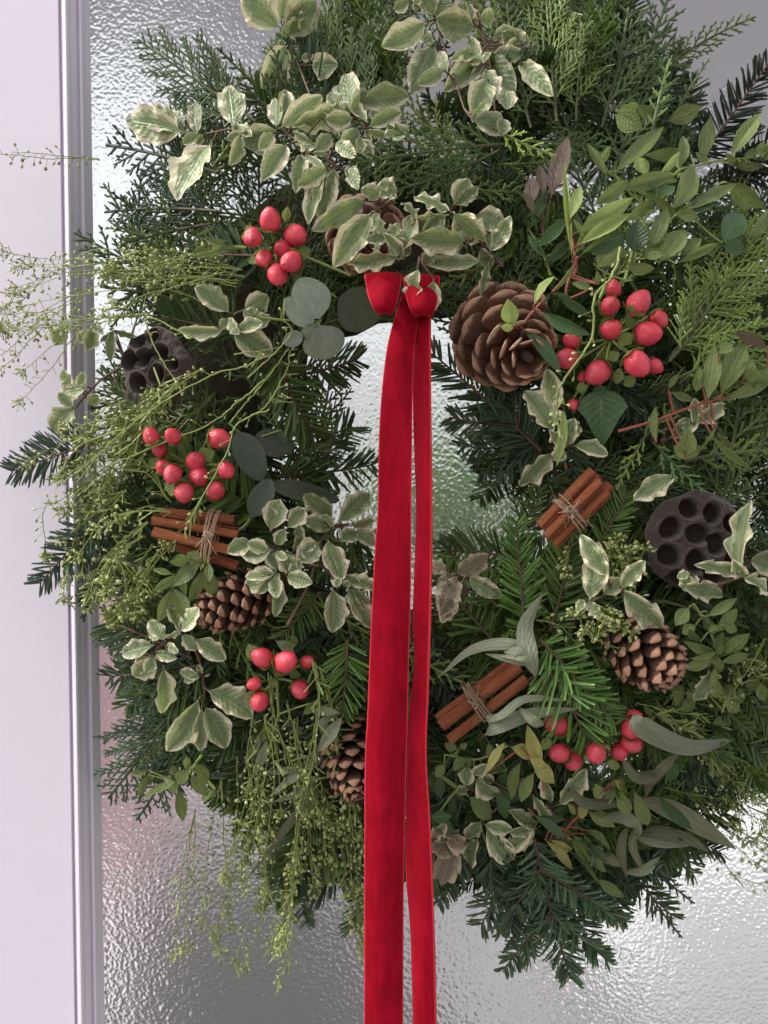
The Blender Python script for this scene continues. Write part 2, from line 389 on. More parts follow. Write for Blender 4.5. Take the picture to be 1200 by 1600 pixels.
# ================================================================== leaves
def leaf_mesh(kind, seed):
    rng = np.random.default_rng(seed); nt_, nv = 13, 9
    T = np.array([0, .05, .10, .17, .26, .36, .47, .58, .69, .79, .88, .95, 1.0]) if kind not in ('pit', 'wavy') else np.concatenate([[0, .05], np.linspace(.09, .97, 22), [1.0]]); V = np.linspace(-1, 1, nv)
    pet = .08
    q = np.clip((T-pet)/(1-pet), 0, 1)
    if kind == 'pit': w = np.sin(math.pi*q**.92)**.72*(.86+.14*q); fr, fold, arch, lat = .058, rng.uniform(.05, .4), rng.uniform(.0, .32), rng.uniform(-.08, .08)
    elif kind == 'wavy': w = np.sin(math.pi*q**.92)**.75; fr, fold, arch, lat = .12, rng.uniform(.0, .4), rng.uniform(.05, .3), rng.uniform(-.1, .1)
    elif kind == 'rus': w = np.sin(math.pi*q**.95)**.95; fr, fold, arch, lat = .012, rng.uniform(.1, .35), rng.uniform(.02, .16), rng.uniform(-.07, .07)
    elif kind == 'euc': w = np.sin(math.pi*q**.85)**.55; fr, fold, arch, lat = .008, rng.uniform(.03, .15), rng.uniform(-.05, .12), rng.uniform(-.04, .04)
    elif kind == 'ivy': w = np.interp(q, [0, .02, .12, .3, .45, .62, .8, 1], [0, .5, .8, 1.0, .72, .52, .3, 0]); fr, fold, arch, lat = .01, .2, .12, 0
    w = np.maximum(w, .035*(T < .96)); ph = rng.uniform(0, 6.3, 2); fq = rng.uniform(2.4, 3.6)
    X, Y, Z = [], [], []
    tt, vv = np.meshgrid(T, V, indexing='ij'); ww = np.repeat(w[:, None], nv, 1)*.5
    edge = 1+.05*np.sin(2*math.pi*fq*tt+np.where(vv > 0, ph[0], ph[1]))*(fr > .03)
    y = vv*ww*edge+lat*np.sin(math.pi*tt)
    wav = fr*np.abs(vv)**2*np.sin(2*math.pi*fq*tt+np.where(vv > 0, ph[0], ph[1]))*np.sin(math.pi*np.clip(tt, 0, 1))**.5
    wav += fr*.30*np.abs(vv)**3*np.sin(2*math.pi*fq*1.7*tt+np.where(vv > 0, ph[1], ph[0]))
    z = wav+fold*np.abs(vv)*ww-arch*(tt-.35)**2+arch*.1225
    x = tt-.04*np.sin(math.pi*tt)*0
    g = Geo(); g.grid(np.stack([x, y, z], -1), np.stack([tt, vv], -1))
    return g
LEAF = {}
for kd, nn, mt in (('pit', 8, M_pit), ('wavy', 6, M_pit), ('rus', 6, M_rus), ('euc', 4, M_euc), ('ivy', 1, M_ivy)):
    LEAF[kd] = [leaf_mesh(kd, 50+i*3+len(kd)).mesh(kd+'_leaf', mt) for i in range(nn)]
def remat(kd, mt):
    out = []
    for me in LEAF[kd]: m2 = me.copy(); m2.materials[0] = mt; out.append(m2)
    return out
LEAF['sage'] = remat('rus', M_sage); LEAF['pale'] = remat('rus', M_pale); LEAF['yel'] = remat('rus', M_yel)
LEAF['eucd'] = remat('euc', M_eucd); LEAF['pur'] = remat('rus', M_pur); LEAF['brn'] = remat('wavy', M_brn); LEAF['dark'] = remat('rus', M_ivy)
ASPECT = {'pit': .6, 'wavy': .5, 'rus': .34, 'euc': .75, 'eucd': .75, 'ivy': .85, 'sage': .25, 'pale': .4, 'yel': .4, 'pur': .32, 'brn': .55, 'dark': .4}
WGAIN = {'pit': 1.06, 'wavy': 1.12, 'rus': .94, 'dark': .9}
TILE = {'A': (0, 0), 'B': (380, 0), 'C': (780, 0), 'D': (0, 380), 'E': (380, 380), 'F': (780, 380), 'G': (0, 780), 'H': (380, 780),
        'I': (780, 780), 'J': (0, 1180), 'K': (380, 1180), 'L': (780, 1180), 'W': (0, 0)}
def tpx(tile, x, y):
    a, b = TILE[tile]; s = 1.0 if tile == 'W' else .35
    return a+x*s, b+y*s
def nums(s): return [float(a) for a in s.replace(',', ' ').split()]
def strap_mesh(pts, width, mat, roll=0.4, n=22, nv=5):
    """a long leaf swept along a curve, widest before the middle"""
    c = spline(pts, n); t = np.linspace(0, 1, n); tg = unit(np.gradient(c, axis=0)); cam_ = unit(np.array(CAM)-c)
    s = unit(np.cross(tg, cam_)); z = np.cross(s, tg); ro = roll*np.sin(2.5*t+roll*3)
    s2 = s*np.cos(ro)[:, None]+z*np.sin(ro)[:, None]; z2 = np.cross(s2, tg)
    w = width*.5*np.maximum(np.sin(math.pi*np.clip(t, 0, 1)**.8)**.75, .04)
    v = np.linspace(-1, 1, nv)
    G = c[:, None]+s2[:, None]*(w[:, None]*v[None])[..., None]-z2[:, None]*((np.abs(v)[None]*w[:, None])*.22)[..., None]
    g = Geo(); g.grid(G, np.stack(np.meshgrid(t, v, indexing='ij'), -1)); return g
def leafy(name, label, cat, tile, leaves, stem=None, off=.018, group=None, smat=None, sr=.0011, dz=.010, roll=24, more=0.0):
    """a sprig: stem with its side stalks, and every leaf an object. leaves: list of (kind, 'bx by tx ty w; ...')"""
    sc = .35 if tile != 'W' else 1.0
    rows = []
    for kd, s in leaves:
        for r in s.split(';'):
            if r.strip(): rows.append((kd, nums(r)))
    if stem: p0 = tpx(tile, *nums(stem.split('/')[0])[:2])
    else: p0 = tpx(tile, *rows[0][1][:2])
    root = P(*p0, surf(*p0)+off); t = thing(name, label, cat, root, group)
    if more:
        for i in range(int(len(rows)*more)):
            kd, r = random.choice(rows); s_ = random.uniform(.5, .85); an = math.atan2(r[3]-r[1], r[2]-r[0])+random.gauss(0, 1.1); ln = math.hypot(r[2]-r[0], r[3]-r[1])*s_
            x_, y_ = r[0]+random.gauss(0, 14), r[1]+random.gauss(0, 14); rows.insert(0, (kd, [x_, y_, x_+ln*math.cos(an), y_+ln*math.sin(an), (r[4] if len(r) > 4 else ln*ASPECT[kd])*s_]))
    g = Geo(); stp = []
    if stem:
        for seg in stem.split('/'):
            q = nums(seg); pts = [tpx(tile, q[i], q[i+1]) for i in range(0, len(q), 2)]
            w = spline([P(x, y, surf(x, y)+off-.003) for x, y in pts], 8*len(pts)); stp.append(w)
            g.tube(w-np.array(root), np.linspace(sr, sr*.6, len(w)), 6, cap=True)
    for i, (kd, r) in enumerate(rows):
        bx, by = tpx(tile, r[0], r[1]); tx, ty = tpx(tile, r[2], r[3]); px_ = math.hypot(tx-bx, ty-by)
        wpx = (r[4]*sc if len(r) > 4 else px_*ASPECT[kd]*1.0)*WGAIN.get(kd, 1.0)
        hb = surf(bx, by)+off+.0011*(i % 6); ht = surf(tx, ty)+off+.0011*(i % 6)+random.uniform(-dz, dz)
        if abs(ht-hb) > .6*px_*.00045: ht = hb+math.copysign(.6*px_*.00045, ht-hb)
        B, T = P(bx, by, hb), P(tx, ty, ht); L = (T-B).length*1.05; W = wpx*(CAMD-hb)/F
        M = frame(B, T, R(random.gauss(0, roll)), L, W, (L+W)*.5); M = Matrix.Translation(-root) @ M
        lib = LEAF[kd]; link('leaf', lib[(i*5+random.randrange(len(lib))) % len(lib)], t, M)
        # stalk from the leaf to the stem
        tgt = None
        if stp:
            allp = np.concatenate(stp); dd = np.linalg.norm(allp-np.array(B), axis=1); j = int(dd.argmin())
            if dd[j] < .035: tgt = allp[j]
        if tgt is not None and np.linalg.norm(tgt-np.array(B)) > .0012:
            mid = (np.array(B)+tgt)/2+np.array([0, .0012, 0])
            g.tube(spline([tgt-np.array(root), mid-np.array(root), np.array(B+(T-B)*.05)-np.array(root)], 5), np.linspace(sr*.7, sr*.5, 5), 5)
    if g.n: link('stem', g.mesh('stem', smat or M_twig), t)
    return t
def strap(t, root, tile, pts, w, mat, off=.025, roll=.5, dz=(0, .006, 0)):
    q = nums(pts); pp = [tpx(tile, q[i], q[i+1]) for i in range(0, len(q), 2)]; sc = .35 if tile != 'W' else 1
    W = [P(x, y, surf(x, y)+off+dz[min(i, len(dz)-1)]) for i, (x, y) in enumerate(pp)]
    g = strap_mesh([np.array(a-root) for a in W], w*.82*sc*.00045, mat, roll) if False else strap_mesh([np.array(a) for a in W], w*.82*sc*.00045, mat, roll)
    return link('leaf', g.mesh('leaf', mat), t, Matrix.Translation(-root))
def willow(label, tile, rows, off=.025, mat=None, group='willow eucalyptus leaves in the wreath'):
    q = nums(rows[0][0]); p0 = tpx(tile, q[0], q[1]); root = P(*p0, surf(*p0)+off)
    t = thing('willow_eucalyptus', label, 'eucalyptus sprig', root, group)
    for i, (s, w) in enumerate(rows): strap(t, root, tile, s, w, (mat or (M_sage,))[i % len(mat or (M_sage,))], off, random.uniform(-.8, .8))
    g = Geo(); e = P(p0[0]-12 if p0[0] > WX else p0[0]+12, p0[1]+8, surf(*p0)); g.tube(spline([np.zeros(3), np.array(e-root)], 5), .0010, 5, cap=True)
    link('stem', g.mesh('stem', M_twig), t); return t

# ================================================================== seed-pod sprays
def pod_template():
    a = np.arange(6)*math.pi/3; v = [(0, 0, 0)]
    for x, r in ((.3, .30), (.7, .42)): v += [(x, r*math.cos(b), .55*r*math.sin(b)) for b in a]
    v.append((1.0, 0, 0)); f = [(0, 1+(j+1) % 6, 1+j) for j in range(6)]+[(13, 7+j, 7+(j+1) % 6) for j in range(6)]
    for j in range(6): f += [(1+j, 1+(j+1) % 6, 7+(j+1) % 6), (1+j, 7+(j+1) % 6, 7+j)]
    return np.array(v), np.array(f)
POD_V, POD_F = pod_template()
k = NT('seed_pods'); uv, rn, _ = k.uv(); c = k.mix(rn, (.22, .27, .07), (.60, .62, .28)); c = k.val(c, k.math('MULTIPLY_ADD', k.rand(), .3, .85)); k.base(c, .5, .4); k.transl(c, .25); M_pod = k.m
def pepper(label, tile, lines, dens=330, pod=.0031, ped=.0048, off=.030, extra=0, jit=14, rad=.00044, leaves=0, group='seed pod sprays in the wreath', head=True, mat=None, tipoff=0.0):
    """thin wiry stalks with small pods on short pedicels all round"""
    dens *= .62; leaves *= .5; pod *= .9; L = []
    for s in lines:
        q = nums(s); L.append([tpx(tile, q[i], q[i+1]) for i in range(0, len(q), 2)])
    base = list(L)
    for e in range(extra):
        b = random.choice(base); a = random.uniform(.0, .4); jx, jy = random.gauss(0, jit), random.gauss(0, jit)
        n_ = len(b); L.append([(x+jx*(i/(n_-1))**1+random.gauss(0, 2), y+jy*(i/(n_-1))+random.gauss(0, 2)) for i, (x, y) in enumerate(b)])
    p0 = L[0][0]; root = P(*p0, surf(*p0)+off); ra = np.array(root)
    t = thing('seed_spray', label, 'seed pod spray', root, group); gs, gp = Geo(), Geo(); O, M, U = [], [], []
    for b in L:
        o2 = off+random.uniform(-.008, .006)
        W = spline([P(x, y, surf(x, y)+o2+tipoff*i/(len(b)-1)) for i, (x, y) in enumerate(b)], 10*len(b))
        W = W+np.cumsum(RNG.normal(0, .00025, W.shape), axis=0)
        gs.tube(W-ra, np.linspace(rad, rad*.6, len(W)), 4)
        seg = np.linalg.norm(np.diff(W, axis=0), axis=1); cum = np.concatenate([[0], np.cumsum(seg)]); m = int(cum[-1]*dens)
        tt = np.linspace(.08, 1, m); tt = tt[RNG.random(m) < .35+.65*tt]
        if head: tt = np.concatenate([tt, RNG.uniform(.92, 1.0, 14)])
        s = tt*cum[-1]; o = np.stack([np.interp(s, cum, W[:, q]) for q in range(3)], 1); tan = unit(np.gradient(W, axis=0)); tn = np.stack([np.interp(s, cum, tan[:, q]) for q in range(3)], 1)
        rnd = RNG.normal(0, 1, o.shape); lat = unit(rnd-tn*(rnd*tn).sum(1)[:, None]); d = unit(lat+tn*RNG.uniform(.1, 1.1, (len(o), 1)))
        pl = ped*RNG.uniform(.6, 1.25, len(o))*np.where(tt > .95, .7, 1); e = o+d*pl[:, None]; d2 = unit(d+np.array([0, 0, -.25])+RNG.normal(0, .25, d.shape))
        for a, c in zip(o, e): gs.tube(np.array([a, c])-ra, .00022, 3)
        z = unit(np.cross(d2, RNG.normal(0, 1, d2.shape))); y = np.cross(z, d2); sz = pod*RNG.uniform(.65, 1.2, len(o))*np.where(tt > .93, .75, 1)
        O.append(e-ra); M.append(np.stack([d2*sz[:, None]*1.1, y*sz[:, None], z*sz[:, None]], -1)); U.append(RNG.random(len(o)))
        nl = int(leaves*cum[-1])
        for q in range(nl):
            j = random.randrange(len(W)); dd = unit(RNG.normal(0, 1, 3)+tan[j]*1.2+np.array([0, -.3, -.2])); zz = unit(np.cross(dd, RNG.normal(0, 1, 3))); yy = np.cross(zz, dd); ln = random.uniform(.006, .016)
            gs.stamp(NT_V, NT_F, [W[j]-ra], [np.stack([dd*ln, yy*.0013, zz*.002], -1)])
    O, M, U = np.concatenate(O), np.concatenate(M), np.concatenate(U)
    gp.stamp(POD_V, POD_F, O, M, np.repeat(np.stack([U, U], -1)[:, None], len(POD_V), 1))
    link('stem', gs.mesh('stem', M_gstem), t, kind='stuff'); link('seed_pods', gp.mesh('seed_pods', mat or M_pod), t, kind='stuff'); return t

# ================================================================== pine cones
def cone_scale(seed, wide, tip, thick):
    ts = [0, .3, .58, .78, .88, .95, 1.0]; ws = [.13, .22, wide*.80, wide, wide*.96, wide*.72, .14] if wide > .28 else [.10, .16, wide*.85, wide, wide*.85, wide*.48, .02]
    hs = [.03, .035, .05, thick*.8, thick, thick*.7, .02] if wide > .28 else [.03, .04, .05, .075, .085, .055, .01]; v = []; rng = np.random.default_rng(seed); n = 10
    for t, w, h in zip(ts, ws, hs):
        zc = (.16 if wide > .28 else .26)*t*t
        ring = []
        for j in range(n):
            a = 2*math.pi*j/n; ca, sa = math.cos(a), math.sin(a)
            ex = .8 if wide > .28 else 1.15
            y = w*math.copysign(abs(ca)**ex, ca); z = h*math.copysign(abs(sa)**(ex+.15), sa)-.18*(y/max(wide, .1))**2*wide*t
            ring.append((t+tip*(1-abs(ca))*(t > .9)*.05, y+rng.normal(0, .006), zc+z))
        v.append(ring)
    uu = np.stack(np.meshgrid(ts, np.linspace(0, 1, n), indexing='ij'), -1)
    g = Geo(); g.grid(np.array(v), uu, closed=True)
    e = np.array(v[-1]); g.add(np.vstack([e, e.mean(0)+[.012, 0, 0]]), [(k, (k+1) % n, n) for k in range(n)], np.full((n+1, 2), 1.0)); return g
def cone_material(name, inner, mid, tipc, t0, t1):
    k = NT(name); uv, t, v = k.uv(); co = k.objco(); nz = k.noise(co, 9, 4, .65, '4D', k.math('MULTIPLY', k.rand(), 20.0))
    mp = k.n('Mapping'); k.set(mp.inputs[0], co); mp.inputs['Scale'].default_value = (4, 60, 20); st = k.noise(mp.outputs[0], 1.0, 2)
    c = k.mix(k.step(t, .25, .7), inner, mid); te = k.math('ADD', t, k.math('MULTIPLY_ADD', nz, .12, -.06))
    c = k.mix(k.step(te, t0, t1), c, tipc); c = k.val(c, k.math('MULTIPLY_ADD', st, .8, .6)); c = k.val(c, k.math('MULTIPLY_ADD', k.rand(), .5, .75))
    k.base(c, .55, .35); k.bump(k.math('ADD', nz, st), .4, .03); return k.m
M_open = cone_material('open_cone', (.035, .016, .011), (.115, .044, .025), (.46, .27, .18), .88, .95)
M_tight = cone_material('pine_cone', (.028, .014, .010), (.075, .034, .021), (.38, .205, .13), .86, .90)
SCALE_OPEN = [cone_scale(s, .33, 1, .075).mesh('scale', M_open) for s in range(4)]
SCALE_TIGHT = [cone_scale(s, .22, .5, .13).mesh('scale', M_tight) for s in range(4)]
k = plain('cone_core', (.05, .025, .018), .8); M_core = k.m
def cone(label, px, py, h, axis, H, Rm, N, kind):
    A = Vector((axis[0], -axis[2], axis[1])).normalized(); c = P(px, py, h)
    Mx = A.to_track_quat('Z', 'Y').to_matrix().to_4x4(); Mx.translation = c-A*H*.5
    t = thing('pine_cone', label, 'pine cone', None, 'pine cones in the wreath', Mx)
    g = Geo(); z = np.linspace(-.02, 1, 10); r = [.05*.3]+[Rm*.28*(1-.75*q**1.5) for q in z[1:]]; r[0] = Rm*.15
    g.tube(np.stack([z*0, z*0, z*H*.92], 1), r, 9, cap=True); link('core', g.mesh('core', M_core), t)
    lib = SCALE_OPEN if kind == 'open' else SCALE_TIGHT
    for i in range(N):
        q = (i+.5)/N; ph = i*2.39996+.3
        if kind == 'open': el = R(-32+78*q**1.5); prof = 1.0-.62*q**1.3; L = Rm*prof*1.04*(.8+.2*min(1, q*6)); zz = H*(.06+.66*q)
        else: el = R(8+48*q**1.3); prof = max(.22, math.sin(math.pi*(.20+.74*q))**.8); L = Rm*prof*1.06; zz = H*(.06+.80*q)
        el += random.gauss(0, R(4)); ph += random.gauss(0, .05); L *= random.uniform(.94, 1.06)
        X = Vector((math.cos(ph)*math.cos(el), math.sin(ph)*math.cos(el), math.sin(el))); Y = Vector((-math.sin(ph), math.cos(ph), 0)); Z = X.cross(Y)
        W = L*(1.05 if kind == 'open' else 1.0)
        if kind == 'open': W = max(W, Rm*.45)
        m = Matrix((X*L, Y*W, Z*L)).transposed().to_4x4(); m.translation = (0, 0, zz)
        link('scale', lib[i % 4], t, m)
    return t

# ================================================================== berries
def egg(kind):
    g = Geo(); n, m = 13, 16; V = []
    for i in range(n):
        th = math.pi*i/(n-1); ring = []
        for j in range(m):
            a = 2*math.pi*j/m; x = -math.cos(th); r = math.sin(th)*(1+.05*math.cos(3*a)*math.sin(th)*(1 if x < 0 else 1-x*.5))
            xx = x*1.18+(.16*max(0, x)**8)
            ring.append((xx, r*math.cos(a), r*math.sin(a)))
        V.append(ring)
    g.grid(np.array(V), np.stack(np.meshgrid(np.linspace(0, 1, n), np.linspace(0, 1, m), indexing='ij'), -1), closed=True); return g
k = NT('berry_skin'); uv, t, v = k.uv(); co = k.objco(); nz = k.noise(co, 1.3, 3, .5, '4D', k.math('MULTIPLY', k.rand(), 30.0)); fl = k.noise(co, 22, 2, .5)
c = k.mix(k.step(nz, .3, .7), (.58, .026, .058), (.68, .065, .095)); c = k.mix(k.math('MULTIPLY', k.step(fl, .62, .72), .15), c, (.85, .35, .28))
c = k.mix(k.math('MULTIPLY', k.math('SUBTRACT', 1.0, k.step(t, .02, .22)), .6), c, (.55, .33, .10)); c = k.mix(k.step(t, .955, .975), c, (.10, .03, .025)); c = k.val(c, k.math('MULTIPLY_ADD', k.rand(), .35, .82))
k.base(c, .25, .5); k.bump(k.math('MULTIPLY_ADD', nz, 3.0, fl), .25, .08); k.b.inputs['Coat Weight'].default_value = .15; k.b.inputs['Subsurface Weight'].default_value = .08; k.b.inputs['Subsurface Radius'].default_value = (.004, .001, .001); k.b.inputs['Subsurface Scale'].default_value = .5; M_berry = k.m
EGG = egg(0).mesh('berry', M_berry)
def calyx():
    g = Geo()
    for i in range(5):
        a = 2*math.pi*i/5; ca, sa = math.cos(a), math.sin(a); t = np.linspace(0, 1, 6); v = np.linspace(-1, 1, 3)
        w = .55*np.sin(math.pi*np.clip(t*.92+.06, 0, 1)); G = []
        for ti, wi in zip(t, w):
            x = -1.08+.55*ti**1.6; r = .25+1.0*ti; G.append([(x+.06*abs(q), r*ca-q*wi*sa, r*sa+q*wi*ca) for q in v])
        g.grid(np.array(G), np.stack(np.meshgrid(t, v, indexing='ij'), -1))
    return g
M_cal = leaf_material('sepal', (.17, .23, .05), (.25, .30, .08), None, vein=.1, rough=.5, tl=.25)
CAL = calyx().mesh('calyx', M_cal)
def berries(label, tile, rows, center, off=.022, leaves='', stem=None):
    cx, cy = tpx(tile, *center); root = P(cx, cy, surf(cx, cy)-.005+off*.2); ra = np.array(root)
    t = thing('berry_cluster', label, 'berry cluster', root, 'clusters of coral red berries in the wreath'); g = Geo()
    for i, r in enumerate(rows.split(';')):
        q = nums(r); x, y = tpx(tile, q[0], q[1]); rp = q[2]*.35; dh = q[3]*.001 if len(q) > 3 else 0
        h = surf(cx, cy)+off+.004*math.sin(i*2.1)+dh; C = P(x, y, h); rad = rp*(CAMD-h)/F*random.uniform(.86, .99)
        d = (Vector((C.x-root.x, -.3*abs((C-root).length)-.007, C.z-root.z))).normalized()
        d = (d+Vector((random.gauss(0, .38), random.gauss(0, .2), random.gauss(0, .38)))).normalized()
        up = Vector((random.gauss(0, 1), random.gauss(0, 1), random.gauss(0, 1))); Y = d.cross(up).normalized(); Z = d.cross(Y)
        m = Matrix((d*rad, Y*rad, Z*rad)).transposed().to_4x4(); m.translation = C-root
        b = link('berry', EGG, t, m); link('calyx', CAL, b)
        e = np.array(C-root-d*rad*1.0); g.tube(spline([np.zeros(3), e*.5+np.array([0, .003, 0]), e], 6), np.linspace(.0011, .0009, 6), 5)
    for j, r in enumerate(leaves.split(';')):
        if not r.strip(): continue
        q = nums(r); bx, by = tpx(tile, q[0], q[1]); tx, ty = tpx(tile, q[2], q[3]); h = surf(cx, cy)+off-.006
        B, T = P(bx, by, h), P(tx, ty, h+random.uniform(-.006, .006)); L = (T-B).length; W = q[4]*.35*(CAMD-h)/F
        link('leaf', LEAF['rusg'][j % len(LEAF['rusg'])], t, Matrix.Translation(-root) @ frame(B, T, R(random.uniform(-25, 25)), L, W, (L+W)/2))
    if stem:
        q = nums(stem); pts = [tpx(tile, q[i], q[i+1]) for i in range(0, len(q), 2)]
        g.tube(spline([np.zeros(3)]+[np.array(P(x, y, surf(x, y)+off*.5))-ra for x, y in pts[1:]], 12), np.linspace(.0013, .001, 12), 6)
    link('stem', g.mesh('stem', M_gstem), t); return t
LEAF['rusg'] = remat('rus', M_cal)

# ================================================================== cinnamon bundles
def quill():
    g = Geo(); n = 26; m = 9; V = []
    th = np.linspace(.25*math.pi, 2.85*math.pi, n); r = np.linspace(.50, 1.0, n)
    ring = [(rr*math.cos(a), rr*math.sin(a)) for a, rr in zip(th, r)]+[((rr-.12)*math.cos(a), (rr-.12)*math.sin(a)) for a, rr in list(zip(th, r))[::-1]]
    ring = np.array(ring); xs = np.linspace(0, 1, m); rng = np.random.default_rng(4)
    for i, x in enumerate(xs):
        w = 1+.05*math.sin(5*x+1)+rng.normal(0, .012); V.append([(x+(0 if 0 < i < m-1 else rng.normal(0, .004)), a*w, b*w) for a, b in ring])
    V = np.array(V); g.grid(V, closed=True); k_ = len(ring)
    for e in (0, m-1):
        f = [(j, j+1, k_-2-j, k_-1-j) for j in range(n-1)]; g.add(V[e], f, np.full((k_, 2), .95))
    return g
k = NT('cinnamon_bark'); co = k.objco(); mp = k.n('Mapping'); k.set(mp.inputs[0], co); mp.inputs['Scale'].default_value = (3, 2.2, 2.2)
nz = k.noise(mp.outputs[0], 1.6, 5, .65, '4D', k.math('MULTIPLY', k.rand(), 20.0)); mp2 = k.n('Mapping'); k.set(mp2.inputs[0], co); mp2.inputs['Scale'].default_value = (2.5, 9, 9); st = k.noise(mp2.outputs[0], 1.4, 4, .6, '4D', k.math('MULTIPLY', k.rand(), 20.0))
c = k.mix(k.step(nz, .3, .7), (.38, .105, .040), (.52, .175, .078)); c = k.mix(k.math('MULTIPLY', k.step(st, .56, .72), .55), c, (.60, .27, .13)); c = k.mix(k.math('MULTIPLY', k.math('SUBTRACT', 1.0, k.step(st, .26, .36)), .45), c, (.12, .04, .018))
k.base(c, .7, .3); k.bump(k.math('ADD', nz, k.math('MULTIPLY', st, 1.4)), .6, .05); M_cin = k.m
QUILL = quill().mesh('cinnamon_stick', M_cin)
k = plain('jute_twine', (.36, .25, .17), .85, .35, 900, .6, .0006); M_jute = k.m
def cinnamon(label, sticks, tw, h, r, axis_h=(0, 0), wraps=4):
    """sticks: (x0,y0,x1,y1,dh) in photo pixels; tw: where the twine crosses, as a fraction along the bundle"""
    a = [(s[0]+s[2])/2 for s in sticks]; b = [(s[1]+s[3])/2 for s in sticks]; root = P(sum(a)/len(a), sum(b)/len(b), h)
    t = thing('cinnamon_bundle', label, 'cinnamon bundle', root, 'cinnamon bundles in the wreath'); ctr = []
    for i, s in enumerate(sticks):
        B, T = P(s[0], s[1], h+s[4]+axis_h[0]), P(s[2], s[3], h+s[4]+axis_h[1]); L = (T-B).length; rr = r*random.uniform(.78, .98)
        m = frame(B, T, random.uniform(0, 6.3), L, rr, rr); link('cinnamon_stick', QUILL, t, Matrix.Translation(-root) @ m); ctr.append((B, T))
    c = sum(((B+(T-B)*tw) for B, T in ctr), Vector())/len(ctr); X = sum(((T-B).normalized() for B, T in ctr), Vector()).normalized()
    up = (CAM-c).normalized(); up = (up-X*up.dot(X)).normalized(); sd = X.cross(up)
    es = [abs((B+(T-B)*tw-c).dot(sd)) for B, T in ctr]; eu = [abs((B+(T-B)*tw-c).dot(up)) for B, T in ctr]; ra, rb = max(es)+r*1.12, max(eu)+r*1.12
    g = Geo(); n = 28
    for w in range(wraps):
        o = (w-(wraps-1)/2)*.0019; ti = random.uniform(-.22, .22)
        ring = [c+sd*(ra*math.cos(q))+up*(rb*math.sin(q))+X*(o+ti*.004*math.cos(q)*2) for q in np.linspace(0, 2*math.pi, n)]
        g.tube(np.array([np.array(p-root) for p in ring]), .00068, 5)
    top = c+up*(rb+.0012); 
    for q in range(3): 
        g.tube(spline([np.array(top-root+sd*random.uniform(-.004, .004)+X*random.uniform(-.004, .004)) for _ in range(4)], 12), .0008, 5)
    for q in range(4):
        e = top+sd*random.uniform(-.012, .012)+X*random.uniform(-.010, .010)+up*random.uniform(.0, .006)
        g.tube(spline([np.array(top-root), np.array((top+e)/2-root+up*.004), np.array(e-root)], 8), np.linspace(.0006, .0003, 8), 4)
    for q in range(40):   # loose jute fibres
        s = c+sd*random.uniform(-ra, ra)+up*rb+X*random.gauss(0, .003); e = s+Vector((random.gauss(0, .004), -abs(random.gauss(0, .003)), random.gauss(0, .004)))
        g.tube(np.array([np.array(s-root), np.array((s+e)/2-root)+RNG.normal(0, .0008, 3), np.array(e-root)]), .00014, 3)
    link('twine', g.mesh('twine', M_jute), t); return t

# ================================================================== lotus pods
k = plain('lotus_skin', (.050, .031, .025), .85, .7, 330, 1.0, .002); k.b.inputs['Sheen Weight'].default_value = .25; M_lotus = k.m
def lotus(label, px, py, h, axis, rpx, holes, ry=None):
    A = Vector((axis[0], -axis[2], axis[1])).normalized(); c = P(px, py, h); rad = rpx*(CAMD-h)/F
    X = Vector((1, 0, 0)); X = (X-A*X.dot(A)).normalized(); Y = A.cross(X); Mx = Matrix((X, Y, A)).transposed().to_4x4(); Mx.translation = c
    t = thing('lotus_pod', label, 'lotus pod', None, 'dried lotus pods in the wreath', Mx)
    nr, na = 56, 150; V = np.zeros((nr, na, 3)); hx = np.array(holes, float)
    for i in range(nr):
        f = i/(nr-1)
        for j in range(na):
            a = 2*math.pi*j/na; e = 1+.025*math.sin(5*a+1)+.02*math.sin(9*a); rr = f*rad*e; x, y = rr*math.cos(a), rr*math.sin(a); z = .10*rad*(1-f*f)-.10*rad*max(0, (f-.86)/.14)**2
            wob = .05*math.sin(9*x/rad+3)+.05*math.sin(8*y/rad+11*x/rad); d = np.hypot(x/rad-hx[:, 0], y/rad-hx[:, 1])/hx[:, 2]; th_ = np.arctan2(y/rad-hx[:, 1], x/rad-hx[:, 0]); d = d*(1+.07*np.sin(2*th_+np.arange(len(hx))*1.7)+wob*.6); q = float(d.min())
            z += .014*rad*math.sin(23*a+3*f)*f**3+.02*rad*math.sin(7*x/rad+2)*math.sin(6*y/rad)
            z += .06*rad*math.exp(-((q-1.13)/.14)**2)
            if q < 1.0: z -= .42*rad*min(1, (1-q)/.16)**.8
            V[i, j] = (x, y, z)
    g = Geo(); g.grid(V, closed=True); link('seed_head', g.mesh('seed_head', M_lotus), t)
    prof = [(1.0, -.10), (1.015, -.16), (.97, -.24), (.80, -.50), (.52, -.85), (.25, -1.15), (.10, -1.3)]; W = np.zeros((len(prof), na, 3))
    for i, (r_, z) in enumerate(prof):
        for j in range(na):
            a = 2*math.pi*j/na; e = 1+.025*math.sin(5*a+1)+.02*math.sin(9*a)+(.012*math.sin(31*a) if i > 1 else 0); W[i, j] = (r_*rad*e*math.cos(a), r_*rad*e*math.sin(a), z*rad)
    W[0] = V[-1]; g = Geo(); g.grid(W, closed=True); link('outer_cup', g.mesh('outer_cup', M_lotus), t); return t

